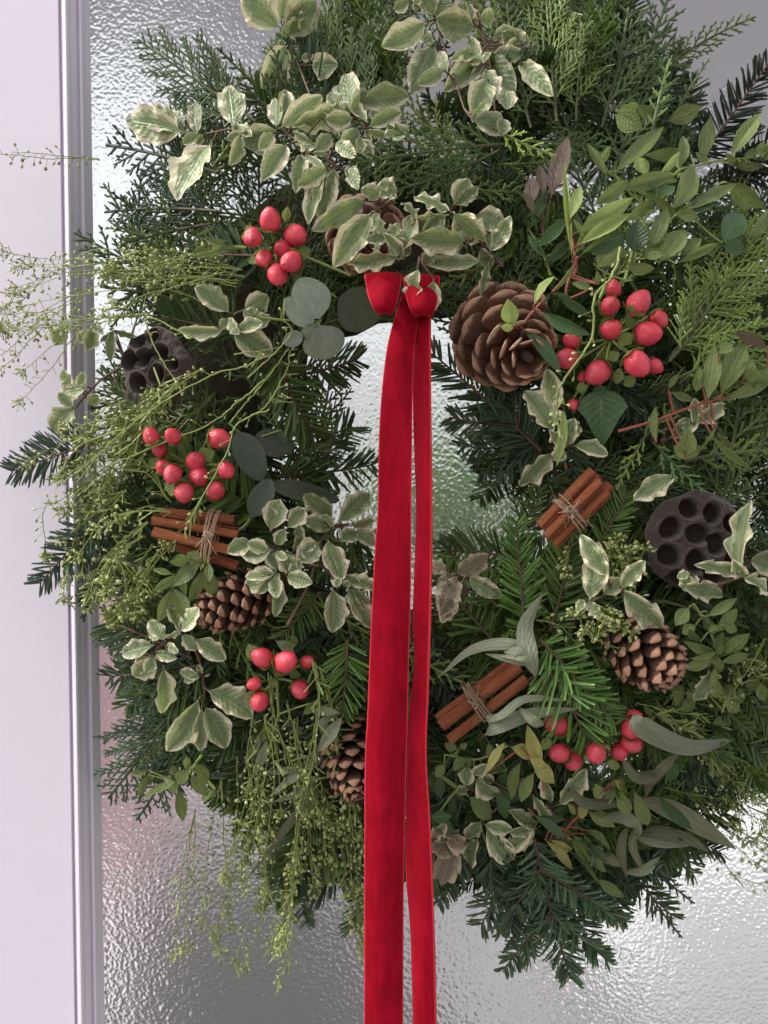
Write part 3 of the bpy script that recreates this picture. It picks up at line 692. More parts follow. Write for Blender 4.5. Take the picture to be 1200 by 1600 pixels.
# ================================================================== velvet ribbon
k = NT('red_velvet'); uv, u, v = k.uv(); co = k.objco(); nz = k.noise(co, 60, 5, .65); nf = k.noise(co, 1500, 3, .7)
c = k.mix(k.step(nz, .35, .7), (.27, .0012, .011), (.34, .002, .016)); c = k.val(c, k.math('MULTIPLY_ADD', nf, .9, .55)); mpv = k.n('Mapping'); k.set(mpv.inputs[0], co); mpv.inputs['Scale'].default_value = (260, 260, 40); sv = k.noise(mpv.outputs[0], 1.0, 4, .65); c = k.val(c, k.math('MULTIPLY_ADD', sv, .9, .55)); ed = k.step(k.math('ABSOLUTE', k.math('MULTIPLY_ADD', v, 2.0, -1.0)), .935, .96); c = k.mix(k.math('MULTIPLY', ed, .8), c, (.62, .05, .06))
k.base(c, .75, .08); k.b.inputs['Sheen Weight'].default_value = .32; k.b.inputs['Sheen Roughness'].default_value = .35; k.b.inputs['Sheen Tint'].default_value = (1, .12, .16, 1)
k.bump(k.math('ADD', nf, sv), .5, .0006); M_vel = k.m
def strip(left, right, n=60, m=11, crown=.0015, thick=.0009, wav=None, fwd=False):
    """ribbon between two edge curves, closed with a back face so that it has thickness"""
    Lc, Rc = spline(left, n), spline(right, n); v = np.linspace(0, 1, m); tg = unit(np.gradient((Lc+Rc)/2, axis=0)); ac = unit(Rc-Lc); nm = unit(np.cross(ac, tg)); nm *= np.sign(-nm[n//4, 1]+1e-9)
    cn = np.broadcast_to(np.array([0, -1., 0]), nm.shape) if fwd else nm
    G = Lc[:, None]+(Rc-Lc)[:, None]*v[None, :, None]+cn[:, None]*(crown*4*(v*(1-v)))[None, :, None]
    if wav is not None: G += nm[:, None]*(wav[:, None]*np.sin(math.pi*v)[None])[..., None]
    g = Geo(); uu = np.stack(np.meshgrid(np.linspace(0, 1, n), v, indexing='ij'), -1); g.grid(G, uu); Bk = G-nm[:, None]*thick; g.grid(Bk[:, ::-1], uu)
    for e in (0, m-1): g.grid(np.stack([G[:, e], Bk[:, e]], 1), np.stack([uu[:, e], uu[:, e]], 1))
    return g
# ================================================================== scene beyond the glass, seen only as blurred patches through it
def beyond(name, label, cat, x0, y0, x1, y1, dist, depth, mat, ground=False):
    a, b = P(x0, y0, -dist), P(x1, y1, -dist)
    return slab(name, a.x, b.x, dist, dist+depth, GROUND if ground else b.z, a.z, mat, label, cat)
M_mauve = plain('mauve_render', (.30, .27, .30), .85, .15, 3, .3, .01).m
M_pink = plain('pink_brick', (.48, .30, .32), .85, .3, 5, .3, .01).m
M_white = plain('white_render', (.72, .70, .73), .7, .08, 3, .2, .01).m
M_dark = plain('dark_mat', (.045, .042, .045), .9, .3, 30, .6, .004).m
M_hedge = plain('hedge', (.12, .24, .04), .8, .5, 20, .8, .05).m
hw = beyond('house_wall', 'tall mauve grey wall with an added sky-blocking eave blurred beyond the top of the glass', 'wall', 345, -900, 1900, 330, 5.0, .4, M_mauve)
a, b = P(-400, -900, -5.0), P(345, 35, -5.0); g = Geo(); box(g, (a.x, 4.9, b.z), (b.x-.003, 5.5, a.z)); link('baffle', g.mesh('baffle', M_mauve, False), hw, Matrix.Translation(-hw.location))  # added slab hiding the upper sky, so the glare ends below it
beyond('rendered_wall', 'low pale rendered wall blurred beyond the hole of the wreath', 'wall', 200, 545, 655, 1130, 3.4, .2, M_white, True)
beyond('brick_wall', 'low pink brick wall blurred beyond the edge of the glass', 'wall', -700, 900, 262, 1330, 1.95, .25, M_pink, True)
kb = slab('bright_slab', -1.6, -.24, 1.15, 1.94, GROUND+.024, GROUND+.036, plain('brightened_paving', (.52, .49, .52), .7, .08, 5, .2, .004).m, None, None, 'structure'); kb.rotation_euler.z = R(-6)  # added slab, paler than the path, stands in for the bright paving band
M_block = plain('white_paint', (.86, .84, .86), .5, .05, 5, .1, .004).m
M_path = plain('pale_paving', (.23, .22, .235), .75, .15, 4, .2, .006).m
pa = slab('path', -2.6, 3.4, .12, 3.2, GROUND+.002, GROUND+.022, M_path, None, None, 'structure')
mat_ = slab('doormat', -.64, .06, .62, 1.93, GROUND+.040, GROUND+.056, M_dark, 'dark grey doormat blurred beyond the foot of the glass', 'doormat'); mat_.rotation_euler.z = R(18)
beyond('white_block', 'added low white block for the bright patch beyond the lower corner of the glass', 'step', 985, 1330, 2200, 2400, 1.25, .5, M_block, True)  # added white block, made up to give the bright corner patch
q0 = P(925, 1560, -1.35); blob = thing('dark_blob', 'added dark slim pot blurred beyond the foot of the glass', 'dark shape', (q0.x, 1.35, GROUND+.026))  # made-up shape, added to give the dark patch at this spot
g = Geo(); hz = q0.z-GROUND+.03
for zz0, zz1, r0, r1 in ((0, hz-.05, .07, .095),): g.tube(np.array([[0, 0, zz0], [0, 0, (zz0+zz1)/2], [0, 0, zz1]]), [r0, (r0+r1)/2, r1], 20, cap=True)
link('blob', g.mesh('blob', M_dark), blob); g = Geo(); g.tube(np.array([[0, 0, hz-.049], [0, 0, hz-.01]]), [.104, .106], 20, cap=True); link('rim', g.mesh('rim', M_dark), blob)
g = Geo(); rng = np.random.default_rng(3); c0 = P(690, 805, -2.2); m = 2200; pp = rng.normal(0, 1, (m, 3)); pp = unit(pp)*(rng.random((m, 1))**.4)*np.array([.30, .24, .20]); O = pp
d = unit(pp+rng.normal(0, .3, pp.shape)); z = unit(np.cross(d, rng.normal(0, 1, d.shape))); y = np.cross(z, d)
g.stamp(POD_V, POD_F, O, np.stack([d*.07, y*.05, z*.015], -1)); sh = thing('green_shrub', 'bright green shrub blurred beyond the hole of the wreath', 'shrub', (c0.x, c0.y, GROUND+.022))
link('crown', g.mesh('crown', M_hedge), sh, Matrix.Translation((0, 0, c0.z-GROUND)), kind='stuff')
g = Geo(); g.tube(spline([np.zeros(3), np.array([.02, 0, c0.z-GROUND])], 6), np.linspace(.04, .02, 6), 7, cap=True); link('trunk', g.mesh('trunk', M_twig), sh)

# ================================================================== wreath body
OUT = [(205, 265), (300, 165), (390, 90), (490, -20), (620, -60), (900, -80), (1030, -60), (1050, 70), (1110, 240), (1200, 340), (1330, 500), (1330, 900), (1280, 1190), (1120, 1290), (1000, 1390), (890, 1490), (760, 1400), (690, 1360), (600, 1400), (520, 1410), (400, 1340), (310, 1280), (220, 1190), (195, 1050), (170, 950), (130, 800), (160, 600), (150, 450), (170, 330)]
INN = [(640, 520), (700, 560), (725, 640), (760, 720), (765, 790), (735, 825), (685, 838), (600, 790), (575, 740), (565, 665), (560, 590), (590, 540)]
def polar(poly):
    a = sorted((math.atan2(y-WY, x-WX), math.hypot(x-WX, y-WY)) for x, y in poly); A = [q[0] for q in a]; Rr = [q[1] for q in a]
    return lambda t: float(np.interp(t, [A[-1]-2*math.pi]+A+[A[0]+2*math.pi], [Rr[-1]]+Rr+[Rr[0]]))
RO, RI = polar(OUT), polar(INN)
wc = P(WX, WY, .03)
wreath = thing('christmas_wreath', 'round evergreen wreath body hanging on the glass, under all the trimmings', 'wreath', wc)
g = Geo(); n, m = 72, 12; V = []
for i in range(n):
    t = 2*math.pi*i/n; c = np.array(P(WX+352*math.cos(t), WY+352*math.sin(t), .026)); u = unit(c-np.array(P(WX, WY, .026)))
    V.append([c+(u*math.cos(a)*2.5+np.array([0, -1, 0])*math.sin(a))*(.021+.005*random.random()) for a in np.arange(m)*2*math.pi/m])
V.append(V[0]); g.grid(np.array(V)-np.array(wc), closed=True); link('moss_ring', g.mesh('moss_ring', M_moss), wreath)
N_TUFT = {'fir': 0, 'ced': 0}
def tuft(kind, t, r, ang, L, h, color, var=None, fringe=False):
    bx, by = WX+r*math.cos(t), WY+r*math.sin(t); B = P(bx, by, h); tx, ty = bx+math.cos(ang)*L/.00046, by+math.sin(ang)*L/.00046
    rt = math.hypot(tx-WX, ty-WY); tt = math.atan2(ty-WY, tx-WX); lim = RO(tt)+(random.uniform(-110, 5) if not fringe else random.uniform(-30, 55))
    if rt > lim: s = lim/rt; tx, ty = WX+(tx-WX)*s, WY+(ty-WY)*s
    lo = RI(tt)+14
    if rt < lo: s = lo/rt; tx, ty = WX+(tx-WX)*s, WY+(ty-WY)*s
    hT = max(.010, min(h+random.uniform(-.02, .012), surf(tx, ty)+.01)); T = P(tx, ty, hT)
    Ln = (T-B).length
    if Ln < .035: return
    for q in (.35, .7):
        mx, my = bx+(tx-bx)*q-WX, by+(ty-by)*q-WY
        if math.hypot(mx, my) < RI(math.atan2(my, mx))+22: return
    if not fringe and N_TUFT[kind] >= 198: return
    N_TUFT[kind] += 1; lib = FIR if kind == 'fir' else CED; k = pick(lib, Ln); s = min(1.5, max(.6, Ln/k)); M = Matrix.Translation(-wc) @ frame(B, T, R(random.uniform(-40, 40)), s, s, s)
    link('fir_tuft' if kind == 'fir' else 'cedar_tuft', (lib[k][var] if var is not None else random.choice(lib[k]))[0], wreath, M, color)
n_tuft = 0
while n_tuft < 440:
    x, y = random.uniform(130, 1300), random.uniform(-60, 1480); t = math.atan2(y-WY, x-WX); r = math.hypot(x-WX, y-WY); a, b = RI(t)+35, RO(t)-60
    if not a < r < b: continue
    n_tuft += 1; q = surf(x, y); deg = math.degrees(t)
    kind = 'ced' if random.random() < (1.0 if deg < -110 or deg > 172 else .7 if -160 < deg < -40 else .5 if -40 < deg < 30 else .35) else 'fir'
    ang = t+R(random.gauss(0, 48)) if r > a+90 else t+R(random.choice((-1, 1))*random.uniform(40, 110))
    col = random.choice((FIR_DARK, FIR_MID, FIR_BLUE)) if kind == 'fir' else random.choice((CED_DARK, CED_DARK, CED_MID))
    tuft(kind, t, r, ang, random.uniform(.08, .15), max(.015, q-random.uniform(.008, .055)), col, 2 if kind == 'fir' and random.random() < .6 else None)

for i in range(120):
    t = i/120*2*math.pi-math.pi+random.gauss(0, .03); deg = math.degrees(t); kind = 'ced' if random.random() < (1.0 if deg < -100 or deg > 170 else .85 if -170 < deg < 20 or 120 < deg < 165 else .4) else 'fir'
    tuft(kind, t, RO(t)-random.uniform(110, 200), t+R(random.gauss(0, 26))+(R(-12) if kind == 'ced' and -90 < deg < 60 else 0), random.uniform(.09, .15), random.uniform(.018, .05), random.choice((FIR_MID, FIR_BLUE)) if kind == 'fir' else random.choice((CED_DARK, CED_MID)), fringe=True)

# ================================================================== ribbon
rb = thing('velvet_ribbon', 'long red velvet ribbon knotted at the wreath top with two hanging tails', 'ribbon', P(640, 440, .13)); ro = Matrix.Translation(-P(640, 440, .13))
def edge(s, hs):
    q = nums(s); n_ = len(q)//2; return [np.array(P(q[2*i], q[2*i+1], hs[min(i, len(hs)-1)] if len(hs) > 1 else hs[0])) for i in range(n_)]
g = strip(edge('634 440 621 482 604 548 593 660 590 800 586 850 579 990 574 1112 570 1200 569 1400 569 1640', [.118, .134, .145, .149, .151, .152, .153, .153, .152, .150, .148]),
          edge('664 440 654 499 646 562 644 695 643 780 642 920 639 1025 637 1130 635 1200 631 1400 630 1640', [.116, .132, .144, .150, .152, .153, .154, .154, .153, .151, .149]), 90, 11, .0016, wav=.0022*np.sin(np.linspace(0, 10, 90)+np.sin(np.linspace(0, 4, 90))))
link('ribbon_tail', g.mesh('ribbon_tail', M_vel), rb, ro)
g = strip(edge('652 445 654 499 646 555 645 642 650 800 650 955 654 1025 641 1095 637 1180 634 1355 641 1460 646 1640', [.108, .118, .122, .122, .122, .122, .122, .126, .130, .132, .132, .130]),
          edge('674 445 672 497 672 560 672 625 674 800 672 955 670 1025 668 1090 665 1180 672 1300 678 1460 682 1640', [.112, .134, .142, .145, .146, .146, .147, .148, .150, .150, .149, .147]), 90, 11, .0035, wav=.0032*np.sin(np.linspace(0, 15, 90)+.8*np.sin(np.linspace(0, 5, 90))))
link('ribbon_tail', g.mesh('ribbon_tail', M_vel), rb, ro)
def loop(xl, xr, ys, hs):
    n_ = len(ys); f = lambda X: [np.array(P(X[i], ys[i], hs[i])) for i in range(n_)]
    g = strip(f(xl), f(xr), 70, 13, .006, fwd=True); link('ribbon_loop', g.mesh('ribbon_loop', M_vel), rb, ro)
YS = [433, 428, 430, 436, 446, 458, 470, 481, 489, 493, 492, 485, 470, 450]; HS = [.128, .136, .1395, .142, .145, .148, .150, .150, .147, .142, .136, .131, .127, .124]
loop([572, 570, 569, 570, 572, 574, 578, 583, 588, 592, 593, 591, 586, 580], [626, 627, 627, 627, 626, 624, 621, 618, 615, 612, 611, 611, 612, 614], YS, HS)
YS2 = [y+3 for y in YS]; loop([632, 630, 629, 630, 632, 634, 637, 641, 645, 649, 650, 649, 648, 646], [684, 686, 687, 687, 686, 684, 683, 680, 676, 672, 671, 670, 669, 668], YS2, HS)

# ================================================================== cones, pods, cinnamon, berries
cone('big open pine cone with broad rounded scales beside the red berries', 806, 542, .128, (.22, -.42, .88), .060, .0385, 54, 'open')
cone('open pine cone half hidden under variegated leaves above the ribbon knot', 556, 378, .112, (-.3, -.5, .8), .055, .030, 40, 'open')
cone('pointed brown pine cone lying under the big variegated sprig', 372, 938, .122, (-.93, -.32, .25), .068, .0235, 88, 'tight')
cone('dark pine cone with pale scale tips below the lotus pod', 1003, 1016, .128, (.72, -.58, .38), .064, .0265, 84, 'tight')
cone('dark brown pine cone half covered by the ribbon tail', 552, 1178, .112, (.12, -.80, .55), .066, .026, 84, 'tight')
def hl(cx, cy, R_, s):
    out = []
    for r in s.split(';'): q = nums(r); out.append(((q[0]-cx)/R_, -(q[1]-cy)/R_, q[2]*1.1/R_))
    return out
lotus('large round dark brown lotus pod with deep round holes beneath the cedar', 1091, 846, .128, (-.10, .02, 1), 78, hl(890, 190, 224, '850 45 44;950 62 42;768 130 48;885 155 50;1032 110 40;972 202 46;1075 185 40;762 255 50;880 280 50;1042 275 46;802 362 44;958 345 42'))
lotus('smaller grey brown lotus pod tilted behind seed pods near the door stile', 238, 577, .112, (-.40, -.04, .88), 64, hl(690, 560, 185, '622 425 40;572 518 40;660 510 42;752 490 38;628 622 44;732 588 40;722 680 38;812 540 30;805 630 30;706 415 30'))
cinnamon('cinnamon bundle tied with twine directly under the largest berry cluster', [(926, 736, 843, 822, 0), (938, 752, 853, 838, .006), (950, 768, 866, 850, .001), (934, 744, 852, 830, -.009), (953, 758, 868, 842, -.007)], .60, .124, .0047)
cinnamon('cinnamon bundle tied with twine between the ribbon and curved sage leaves', [(812, 1042, 690, 1135, 0), (822, 1060, 702, 1155, .003), (806, 1032, 684, 1124, -.008)], .56, .110, .0054)
cinnamon('cinnamon bundle lying flat below the cluster of eleven berries', [(238, 812, 372, 834, 0), (240, 832, 366, 862, .002), (252, 800, 366, 812, -.008), (250, 843, 372, 884, -.008)], .68, .126, .0050)
berries('seven coral berries under the variegated leaves near the top', 'B', '122 985 52;42 1060 46;232 1052 55;178 1112 44 -5;215 1168 52 2;155 1222 52;95 1155 44 -7', (140, 1090), .026, '120 1100 60 1180 60;190 1000 200 920 40;240 1140 300 1110 60;210 1210 270 1250 55;80 1150 20 1170 40', '420 1240 480 1230')
berries('eleven coral berries in a loose cluster above a cinnamon bundle', 'D', '675 868 38;772 862 40;712 925 36 -4;728 1000 36 -4;770 1030 46;872 975 46;888 1040 46 -3;822 1112 44;960 1105 44;1007 1012 44;975 870 46', (845, 990), .030, '790 1040 760 1130 80;880 960 960 930 70;930 1060 990 1000 60;720 960 660 1000 50')
berries('biggest cluster of coral red berries beside the big open pine cone', 'F', '622 270 54;495 280 47;660 403 59;500 385 50 -5;615 535 64;440 578 62;305 515 50;322 435 42 -5;512 205 34 -10;710 340 40 -12;690 548 36 -10;372 596 26 -8;330 720 26 -12', (500, 430), .028, '450 340 510 360 60;560 370 610 340 70;540 400 590 450 70;500 590 560 600 70;480 520 540 490 50;560 590 600 640 60;400 640 340 650 50', '420 640 330 760')
berries('six pale coral berries above hanging seed stalks low on the wreath', 'H', '87 710 50;188 728 49;253 850 46;75 902 48;50 826 34 -4;288 728 34 -9', (150, 800), .028, '20 640 60 720 60;190 770 260 790 40;10 860 60 900 60;150 800 120 840 40', '150 800 160 980')
berries('eight glossy pink berries under the bright fir tip low on the wreath', 'I', '255 1000 55;272 1135 47;330 1170 46;435 1130 47 3;592 1025 50;588 1090 50;535 1130 42 -4;600 970 34 -7', (430, 1080), .028, '340 1100 410 1060 60;250 1070 290 1030 60;470 1180 540 1190 50;230 1060 190 1120 50', '430 1080 330 1240')

# ================================================================== variegated sprigs
GP = 'variegated sprigs in the wreath'
def pitto(label, tile, rows, stem=None, off=.022, **k): k.setdefault('more', .85); return leafy('variegated_sprig', label, 'variegated sprig', tile, rows if isinstance(rows, list) else [('pit', rows)], stem, off, GP, **k)
pitto('variegated sprig with large grey leaves against the bright upper glass', 'A', '830 588 565 545 165;885 615 868 455 75;945 632 790 875 190;1045 578 1020 380 130;1070 600 1035 728 75;890 600 820 640 60', '1200 600 1060 575 900 602', .030)
pitto('variegated sprig with three broad leaves cropped by the top edge', 'B', '170 130 0 -20 150;165 95 235 -30 130;190 155 320 10 160;190 190 85 385 130;300 290 412 285 112', '190 150 235 260 300 430', .024)
pitto('bushy variegated sprig spreading above the topmost berry cluster', 'B', [('pit', '500 515 455 330 135;515 470 730 430 120;555 570 700 505 80;620 610 735 570 80;160 575 345 430 110;205 560 455 490 135;220 590 320 650 90;160 560 205 415 85;155 575 3 640 130;150 575 135 440 75;200 640 90 795 105;135 590 75 665 70;262 680 235 848 78;340 530 462 560 85;400 600 332 668 75;515 565 455 690 105;405 640 500 700 70;520 610 575 700 80;365 745 290 985 85;395 745 345 970 115;480 740 510 840 70;430 520 330 470 60')], '150 570 260 640 400 730 520 800 / 495 505 540 580 620 700', .026)
pitto('tall variegated sprig with rounded leaves hanging over the cedar top', 'B', '820 90 628 205 120;855 190 760 400 125;900 310 785 372 75;745 0 675 45 60;1040 115 868 85 140;850 70 810 -30 90;1050 85 1122 70 80;1075 240 908 395 115;1090 235 1205 402 115;1092 345 1035 525 120;1020 530 1175 580 110;1150 612 1160 528 70;1080 240 935 262 70;1110 180 1215 140 80;1225 270 1372 418 90;1240 200 1160 150 90;870 90 905 -20 110;1000 10 960 80 90;760 20 800 -30 70;1170 400 1180 480 90', '1010 -60 1060 120 1100 280 1130 540 / 850 60 900 220 985 480', .036)
pitto('frilly variegated sprig draped over the ribbon knot', 'B', [('wavy', '560 880 322 1025 95;580 940 412 1182 115;705 1135 470 1178 90;640 1060 555 1070 60;640 1060 590 1135 60;640 1055 695 1000 55;648 1060 575 945 65;640 1065 745 1130 90;620 880 530 850 70;690 860 600 830 80')], '640 1060 600 940 560 850', .030)
pitto('frilly variegated sprig with pointed leaves just above the loops', 'B', [('wavy', '920 960 738 1032 105;1005 1080 762 1070 115;930 945 1072 1075 125;1030 960 1165 1008 95;1078 1165 815 1170 70;930 950 768 880 75;945 920 1048 838 55;765 985 712 900 75;1100 1130 1190 970 70;1060 1100 1110 1190 60;850 1110 800 1180 60')], '1160 1190 1080 1100 930 950', .028)
pitto('pair of small variegated leaves lying on the ribbon knot', 'E', [('wavy', '778 105 750 262 85'), ('pit', '850 160 842 305 85')], '790 60 780 105 / 800 90 850 160', .046, more=0)
pitto('variegated sprig beside the silver eucalyptus below the topmost berries', 'D', '1032 312 878 198 110;1085 300 1195 238 105;1012 385 798 392 75;1030 392 1210 490 125;1020 330 1062 402 70;1092 372 1205 325 75', '1180 300 1060 310 1020 380', .022)
pitto('hazy variegated sprig crossing the moulding beside the lotus pod', 'D', '342 642 275 568 75;392 640 272 665 95;338 732 232 842 115;392 722 435 680 70;290 378 248 452 80;412 372 390 475 85;500 380 492 525 50;510 620 612 745 70;320 390 270 340 70', '560 540 440 620 340 730', -.004)
pitto('dense variegated sprig with cream edged leaves beside the ribbon middle', 'H', '120 145 160 5 115;195 132 272 48 90;402 82 278 -15 115;402 132 276 92 95;418 112 565 -25 110;132 222 -5 245 105;40 185 -65 235 85;160 232 225 328 90;162 320 108 232 65;338 188 246 272 112;375 178 440 352 122;430 190 508 150 85;488 140 590 205 85;480 120 585 98 65;145 335 8 390 105;142 330 15 345 70;150 340 140 518 82;190 345 302 372 82;398 392 402 588 122;418 400 430 350 60;460 385 572 568 105;450 370 600 395 105;150 210 182 138 65;262 182 250 118 50;240 210 340 290 70;200 330 260 270 60', '200 560 300 360 340 200 400 120 / 300 360 160 330 / 300 300 160 220 / 330 280 440 380 / 320 200 190 140', .034)
pitto('variegated sprig with very large leaves beneath the lying pine cone', 'G', '692 650 548 688 95;698 705 598 792 112;738 632 668 542 78;800 592 758 478 85;806 592 882 490 95;812 602 872 672 65;735 622 800 590 50;695 690 782 710 55;745 640 792 685 45;866 620 1003 712 100;886 790 803 768 50;726 740 735 952 115;892 885 755 1112 132;910 920 1005 1102 120;920 850 1122 965 155;900 920 892 1125 75', '800 590 880 690 912 850 905 930 / 800 590 735 640 690 690 725 740', .026)
pitto('small frilly variegated sprig hanging under the big open pine cone', 'F', [('wavy', '246 852 122 665 135;248 925 98 1082 92;300 912 332 788 92'), ('pit', '262 755 215 570 95;330 902 478 945 85'), ('pale', '290 720 260 985 45')], '300 1010 270 880 255 740', .026)
pitto('single pale variegated leaf above the large lotus pod', 'F', [('wavy', '792 1040 608 1142 92')], '830 1010 792 1040', .020, more=0)
pitto('tiny curled variegated sprig on the red twig beside the cedar', 'F', [('wavy', '760 870 845 785 75;870 800 1003 718 75;820 860 880 790 60')], '720 880 800 860 880 800', .024)
pitto('twisted cream variegated sprig between the two fir tips and the cone', 'I', [('wavy', '400 462 440 200 105;488 350 370 165 85;462 430 535 350 75;545 400 722 575 115;390 460 452 525 60')], '330 540 400 465 540 400', .034)
pitto('frilly variegated sprig curling round the rim of the large lotus pod', 'I', [('wavy', '1065 345 1115 15 95;1092 350 1205 425 90;1000 432 838 395 85;850 330 830 410 55;1120 270 1220 300 110')], '950 392 1090 345 1190 330', .046)
pitto('faded brownish variegated sprig just beside the narrow ribbon tail', 'H', [('brn', '962 338 888 505 115;942 330 1090 252 110;912 312 836 308 80;960 450 888 545 80'), ('wavy', '1000 340 1155 435 72')], '1000 420 950 330', .010)
pitto('shaded variegated sprig with drooping leaves at the wreath bottom', 'K', [('pit', '1038 108 1135 185 105;1050 370 1010 495 115;1062 290 1000 372 80;1080 310 1205 475 115;1310 320 1185 430 90;1380 380 1475 400 85'), ('brn', '962 405 888 575 125;900 380 1000 400 90;840 380 930 430 80'), ('pit', '1290 180 1375 300 55;1000 140 1010 60 80')], '1250 100 1150 220 1060 300 960 400', .012)
pitto('small variegated leaf pair below the pine cone with pale tips', 'I', [('wavy', '950 770 875 895 75;930 760 990 800 50')], '960 720 948 772', .026)
pitto('variegated tip with twisted leaves cropped under the sage leaf', 'L', [('pit', '265 225 385 75 115;160 320 48 425 85;240 380 332 402 80;150 170 235 305 60')], '320 300 240 260 150 200', .016)

# ================================================================== eucalyptus
GE = 'round leaved eucalyptus in the wreath'
def euc(label, tile, rows, stem, off=.024, kd='euc'): return leafy('round_eucalyptus', label, 'eucalyptus sprig', tile, [(kd, rows)], stem, off, GE, M_gstem, .0011, .006, 18)
euc('silver green eucalyptus sprig with five round leaves beside the knot', 'E', '345 345 255 165 175;318 372 190 252 125;340 360 385 510 195;252 408 336 372 62;268 402 182 445 72', '60 330 200 345 345 350 / 345 350 250 410', .030)
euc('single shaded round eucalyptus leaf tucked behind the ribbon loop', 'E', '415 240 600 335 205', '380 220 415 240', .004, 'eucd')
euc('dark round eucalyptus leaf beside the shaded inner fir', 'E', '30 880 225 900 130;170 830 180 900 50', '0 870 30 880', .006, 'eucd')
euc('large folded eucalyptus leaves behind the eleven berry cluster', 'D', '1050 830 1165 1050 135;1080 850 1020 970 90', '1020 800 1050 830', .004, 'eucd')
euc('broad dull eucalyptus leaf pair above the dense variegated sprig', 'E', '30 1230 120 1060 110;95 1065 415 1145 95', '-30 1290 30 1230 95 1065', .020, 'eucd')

willow('willow eucalyptus with long arched leaves above the lower cinnamon bundle', 'H', [('1320 730 1200 650 1020 670 865 800', 62), ('1320 740 1230 720 1080 690', 50)], .030)
willow('upright curved sage leaf beside the dark fir sprigs', 'I', [('160 790 130 690 120 560 195 420', 95), ('170 760 90 690 20 680', 70), ('170 760 110 710 0 700', 40)], .034)
willow('pair of flat sage leaves ending at the glossy pink berries', 'I', [('-60 1050 0 1010 150 960 355 935', 78), ('-60 990 10 960 120 890 310 900', 50), ('90 930 160 990 200 1010', 60)], .032)
willow('pale pointed sage leaf crossing beneath the dark pine cone', 'I', [('600 960 650 1025 850 1110 1055 1072', 112)], .046)
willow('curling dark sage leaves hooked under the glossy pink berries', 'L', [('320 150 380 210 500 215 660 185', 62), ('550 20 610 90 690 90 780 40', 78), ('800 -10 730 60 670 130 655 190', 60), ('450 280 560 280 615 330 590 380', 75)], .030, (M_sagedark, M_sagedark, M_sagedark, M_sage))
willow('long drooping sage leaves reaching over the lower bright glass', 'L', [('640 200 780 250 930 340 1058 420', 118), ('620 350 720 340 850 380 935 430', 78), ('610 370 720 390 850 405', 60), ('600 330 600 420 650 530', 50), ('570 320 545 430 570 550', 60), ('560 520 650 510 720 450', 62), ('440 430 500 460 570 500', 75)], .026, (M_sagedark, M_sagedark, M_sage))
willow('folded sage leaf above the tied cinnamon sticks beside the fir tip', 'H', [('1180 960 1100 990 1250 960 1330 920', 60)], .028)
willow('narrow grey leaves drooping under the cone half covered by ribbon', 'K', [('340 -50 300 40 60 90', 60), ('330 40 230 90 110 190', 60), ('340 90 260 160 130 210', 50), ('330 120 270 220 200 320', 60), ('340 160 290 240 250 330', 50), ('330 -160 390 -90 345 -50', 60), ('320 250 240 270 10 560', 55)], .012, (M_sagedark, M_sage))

# ================================================================== green oblong leaves
GR = 'green leaf sprigs in the wreath'
def ruscus(label, tile, rows, stem=None, off=.024, mt=None, **k): k.setdefault('more', .75); return leafy('green_leaf_sprig', label, 'leaf sprig', tile, rows if isinstance(rows, list) else [('rus', rows)], stem, off, GR, mt or M_gstem, **k)
ruscus('lush green sprig with many oblong leaves above the biggest berry cluster', 'C', [('rus', '500 785 728 568 82;865 690 662 692 62;520 850 768 782 80;765 948 872 752 105;415 922 568 810 70;800 952 1053 823 65;670 1130 748 928 72;710 1182 828 1028 115;560 985 676 905 75;790 962 885 970 60;1010 808 1175 922 115;780 1182 972 1088 45;800 1150 902 1068 62;430 1200 522 1088 115;610 1130 760 1090 70;640 1160 720 1080 60;560 1180 690 1200 70'), ('pale', '710 780 808 682 52;665 790 618 705 62'), ('dark', '990 1092 1085 955 130;600 1142 622 985 110;350 1130 572 1048 95;840 960 960 880 90;700 880 780 830 80')], '560 1250 640 1000 780 780 870 742 / 640 1100 800 950 1000 810', .034)
ruscus('olive sprig with broad leaves along the twig in the upper corner', 'C', '740 545 898 478 85;905 735 942 528 75;1025 712 1162 508 82;1020 728 1185 742 50;800 760 822 608 62;1100 1075 1210 945 65;1180 720 1260 640 80;940 740 880 680 40;1080 725 1180 660 50', '800 790 870 745 1000 715 1240 700', .026)
ruscus('yellow green upright shoot with narrow leaves on a red twig', 'C', [('pale', '330 1045 592 888 85;340 1100 578 955 65;315 985 362 832 55;330 1150 410 960 60'), ('pale', '328 1180 290 740 30')], '345 1200 325 1040 300 900 / 345 1200 330 1240', .044, M_redtwig)
ruscus('dark narrow leaves rising from the twig beside the purple leaves', 'C', [('dark', '165 1105 298 978 65;205 1185 314 1072 65;130 1025 208 825 60;220 1160 130 1050 40'), ('rus', '510 510 632 570 105;430 735 497 658 55')], '230 1230 190 1120 130 1020', .026)
leafy('purple_leaf_sprig', 'dull purple brown leaves standing above the big pine cone', 'leaf sprig', 'C', [('pur', '225 905 302 615 92;140 925 148 788 65;200 880 180 740 50;160 960 110 860 50')], '200 1060 190 960 225 900', .024, GR, M_twig)
ruscus('fresh sprig with red twig and dark leaves lying across the open cone', 'F', [('pale', '62 375 40 255 78;150 285 240 152 78'), ('dark', '175 298 398 405 75;95 372 275 582 92;250 228 412 328 48'), ('rus', '420 200 328 178 42;235 225 335 92 32')], '92 378 160 295 250 205 345 85 / 350 60 300 200 312 265', .046, M_redtwig)
leafy('ivy_sprig', 'dark green lobed ivy leaf below the biggest berry cluster', 'ivy sprig', 'F', [('ivy', '452 640 462 898 225'), ('dark', '480 640 420 680 60')], '440 560 452 640', .020, GR, M_gstem)
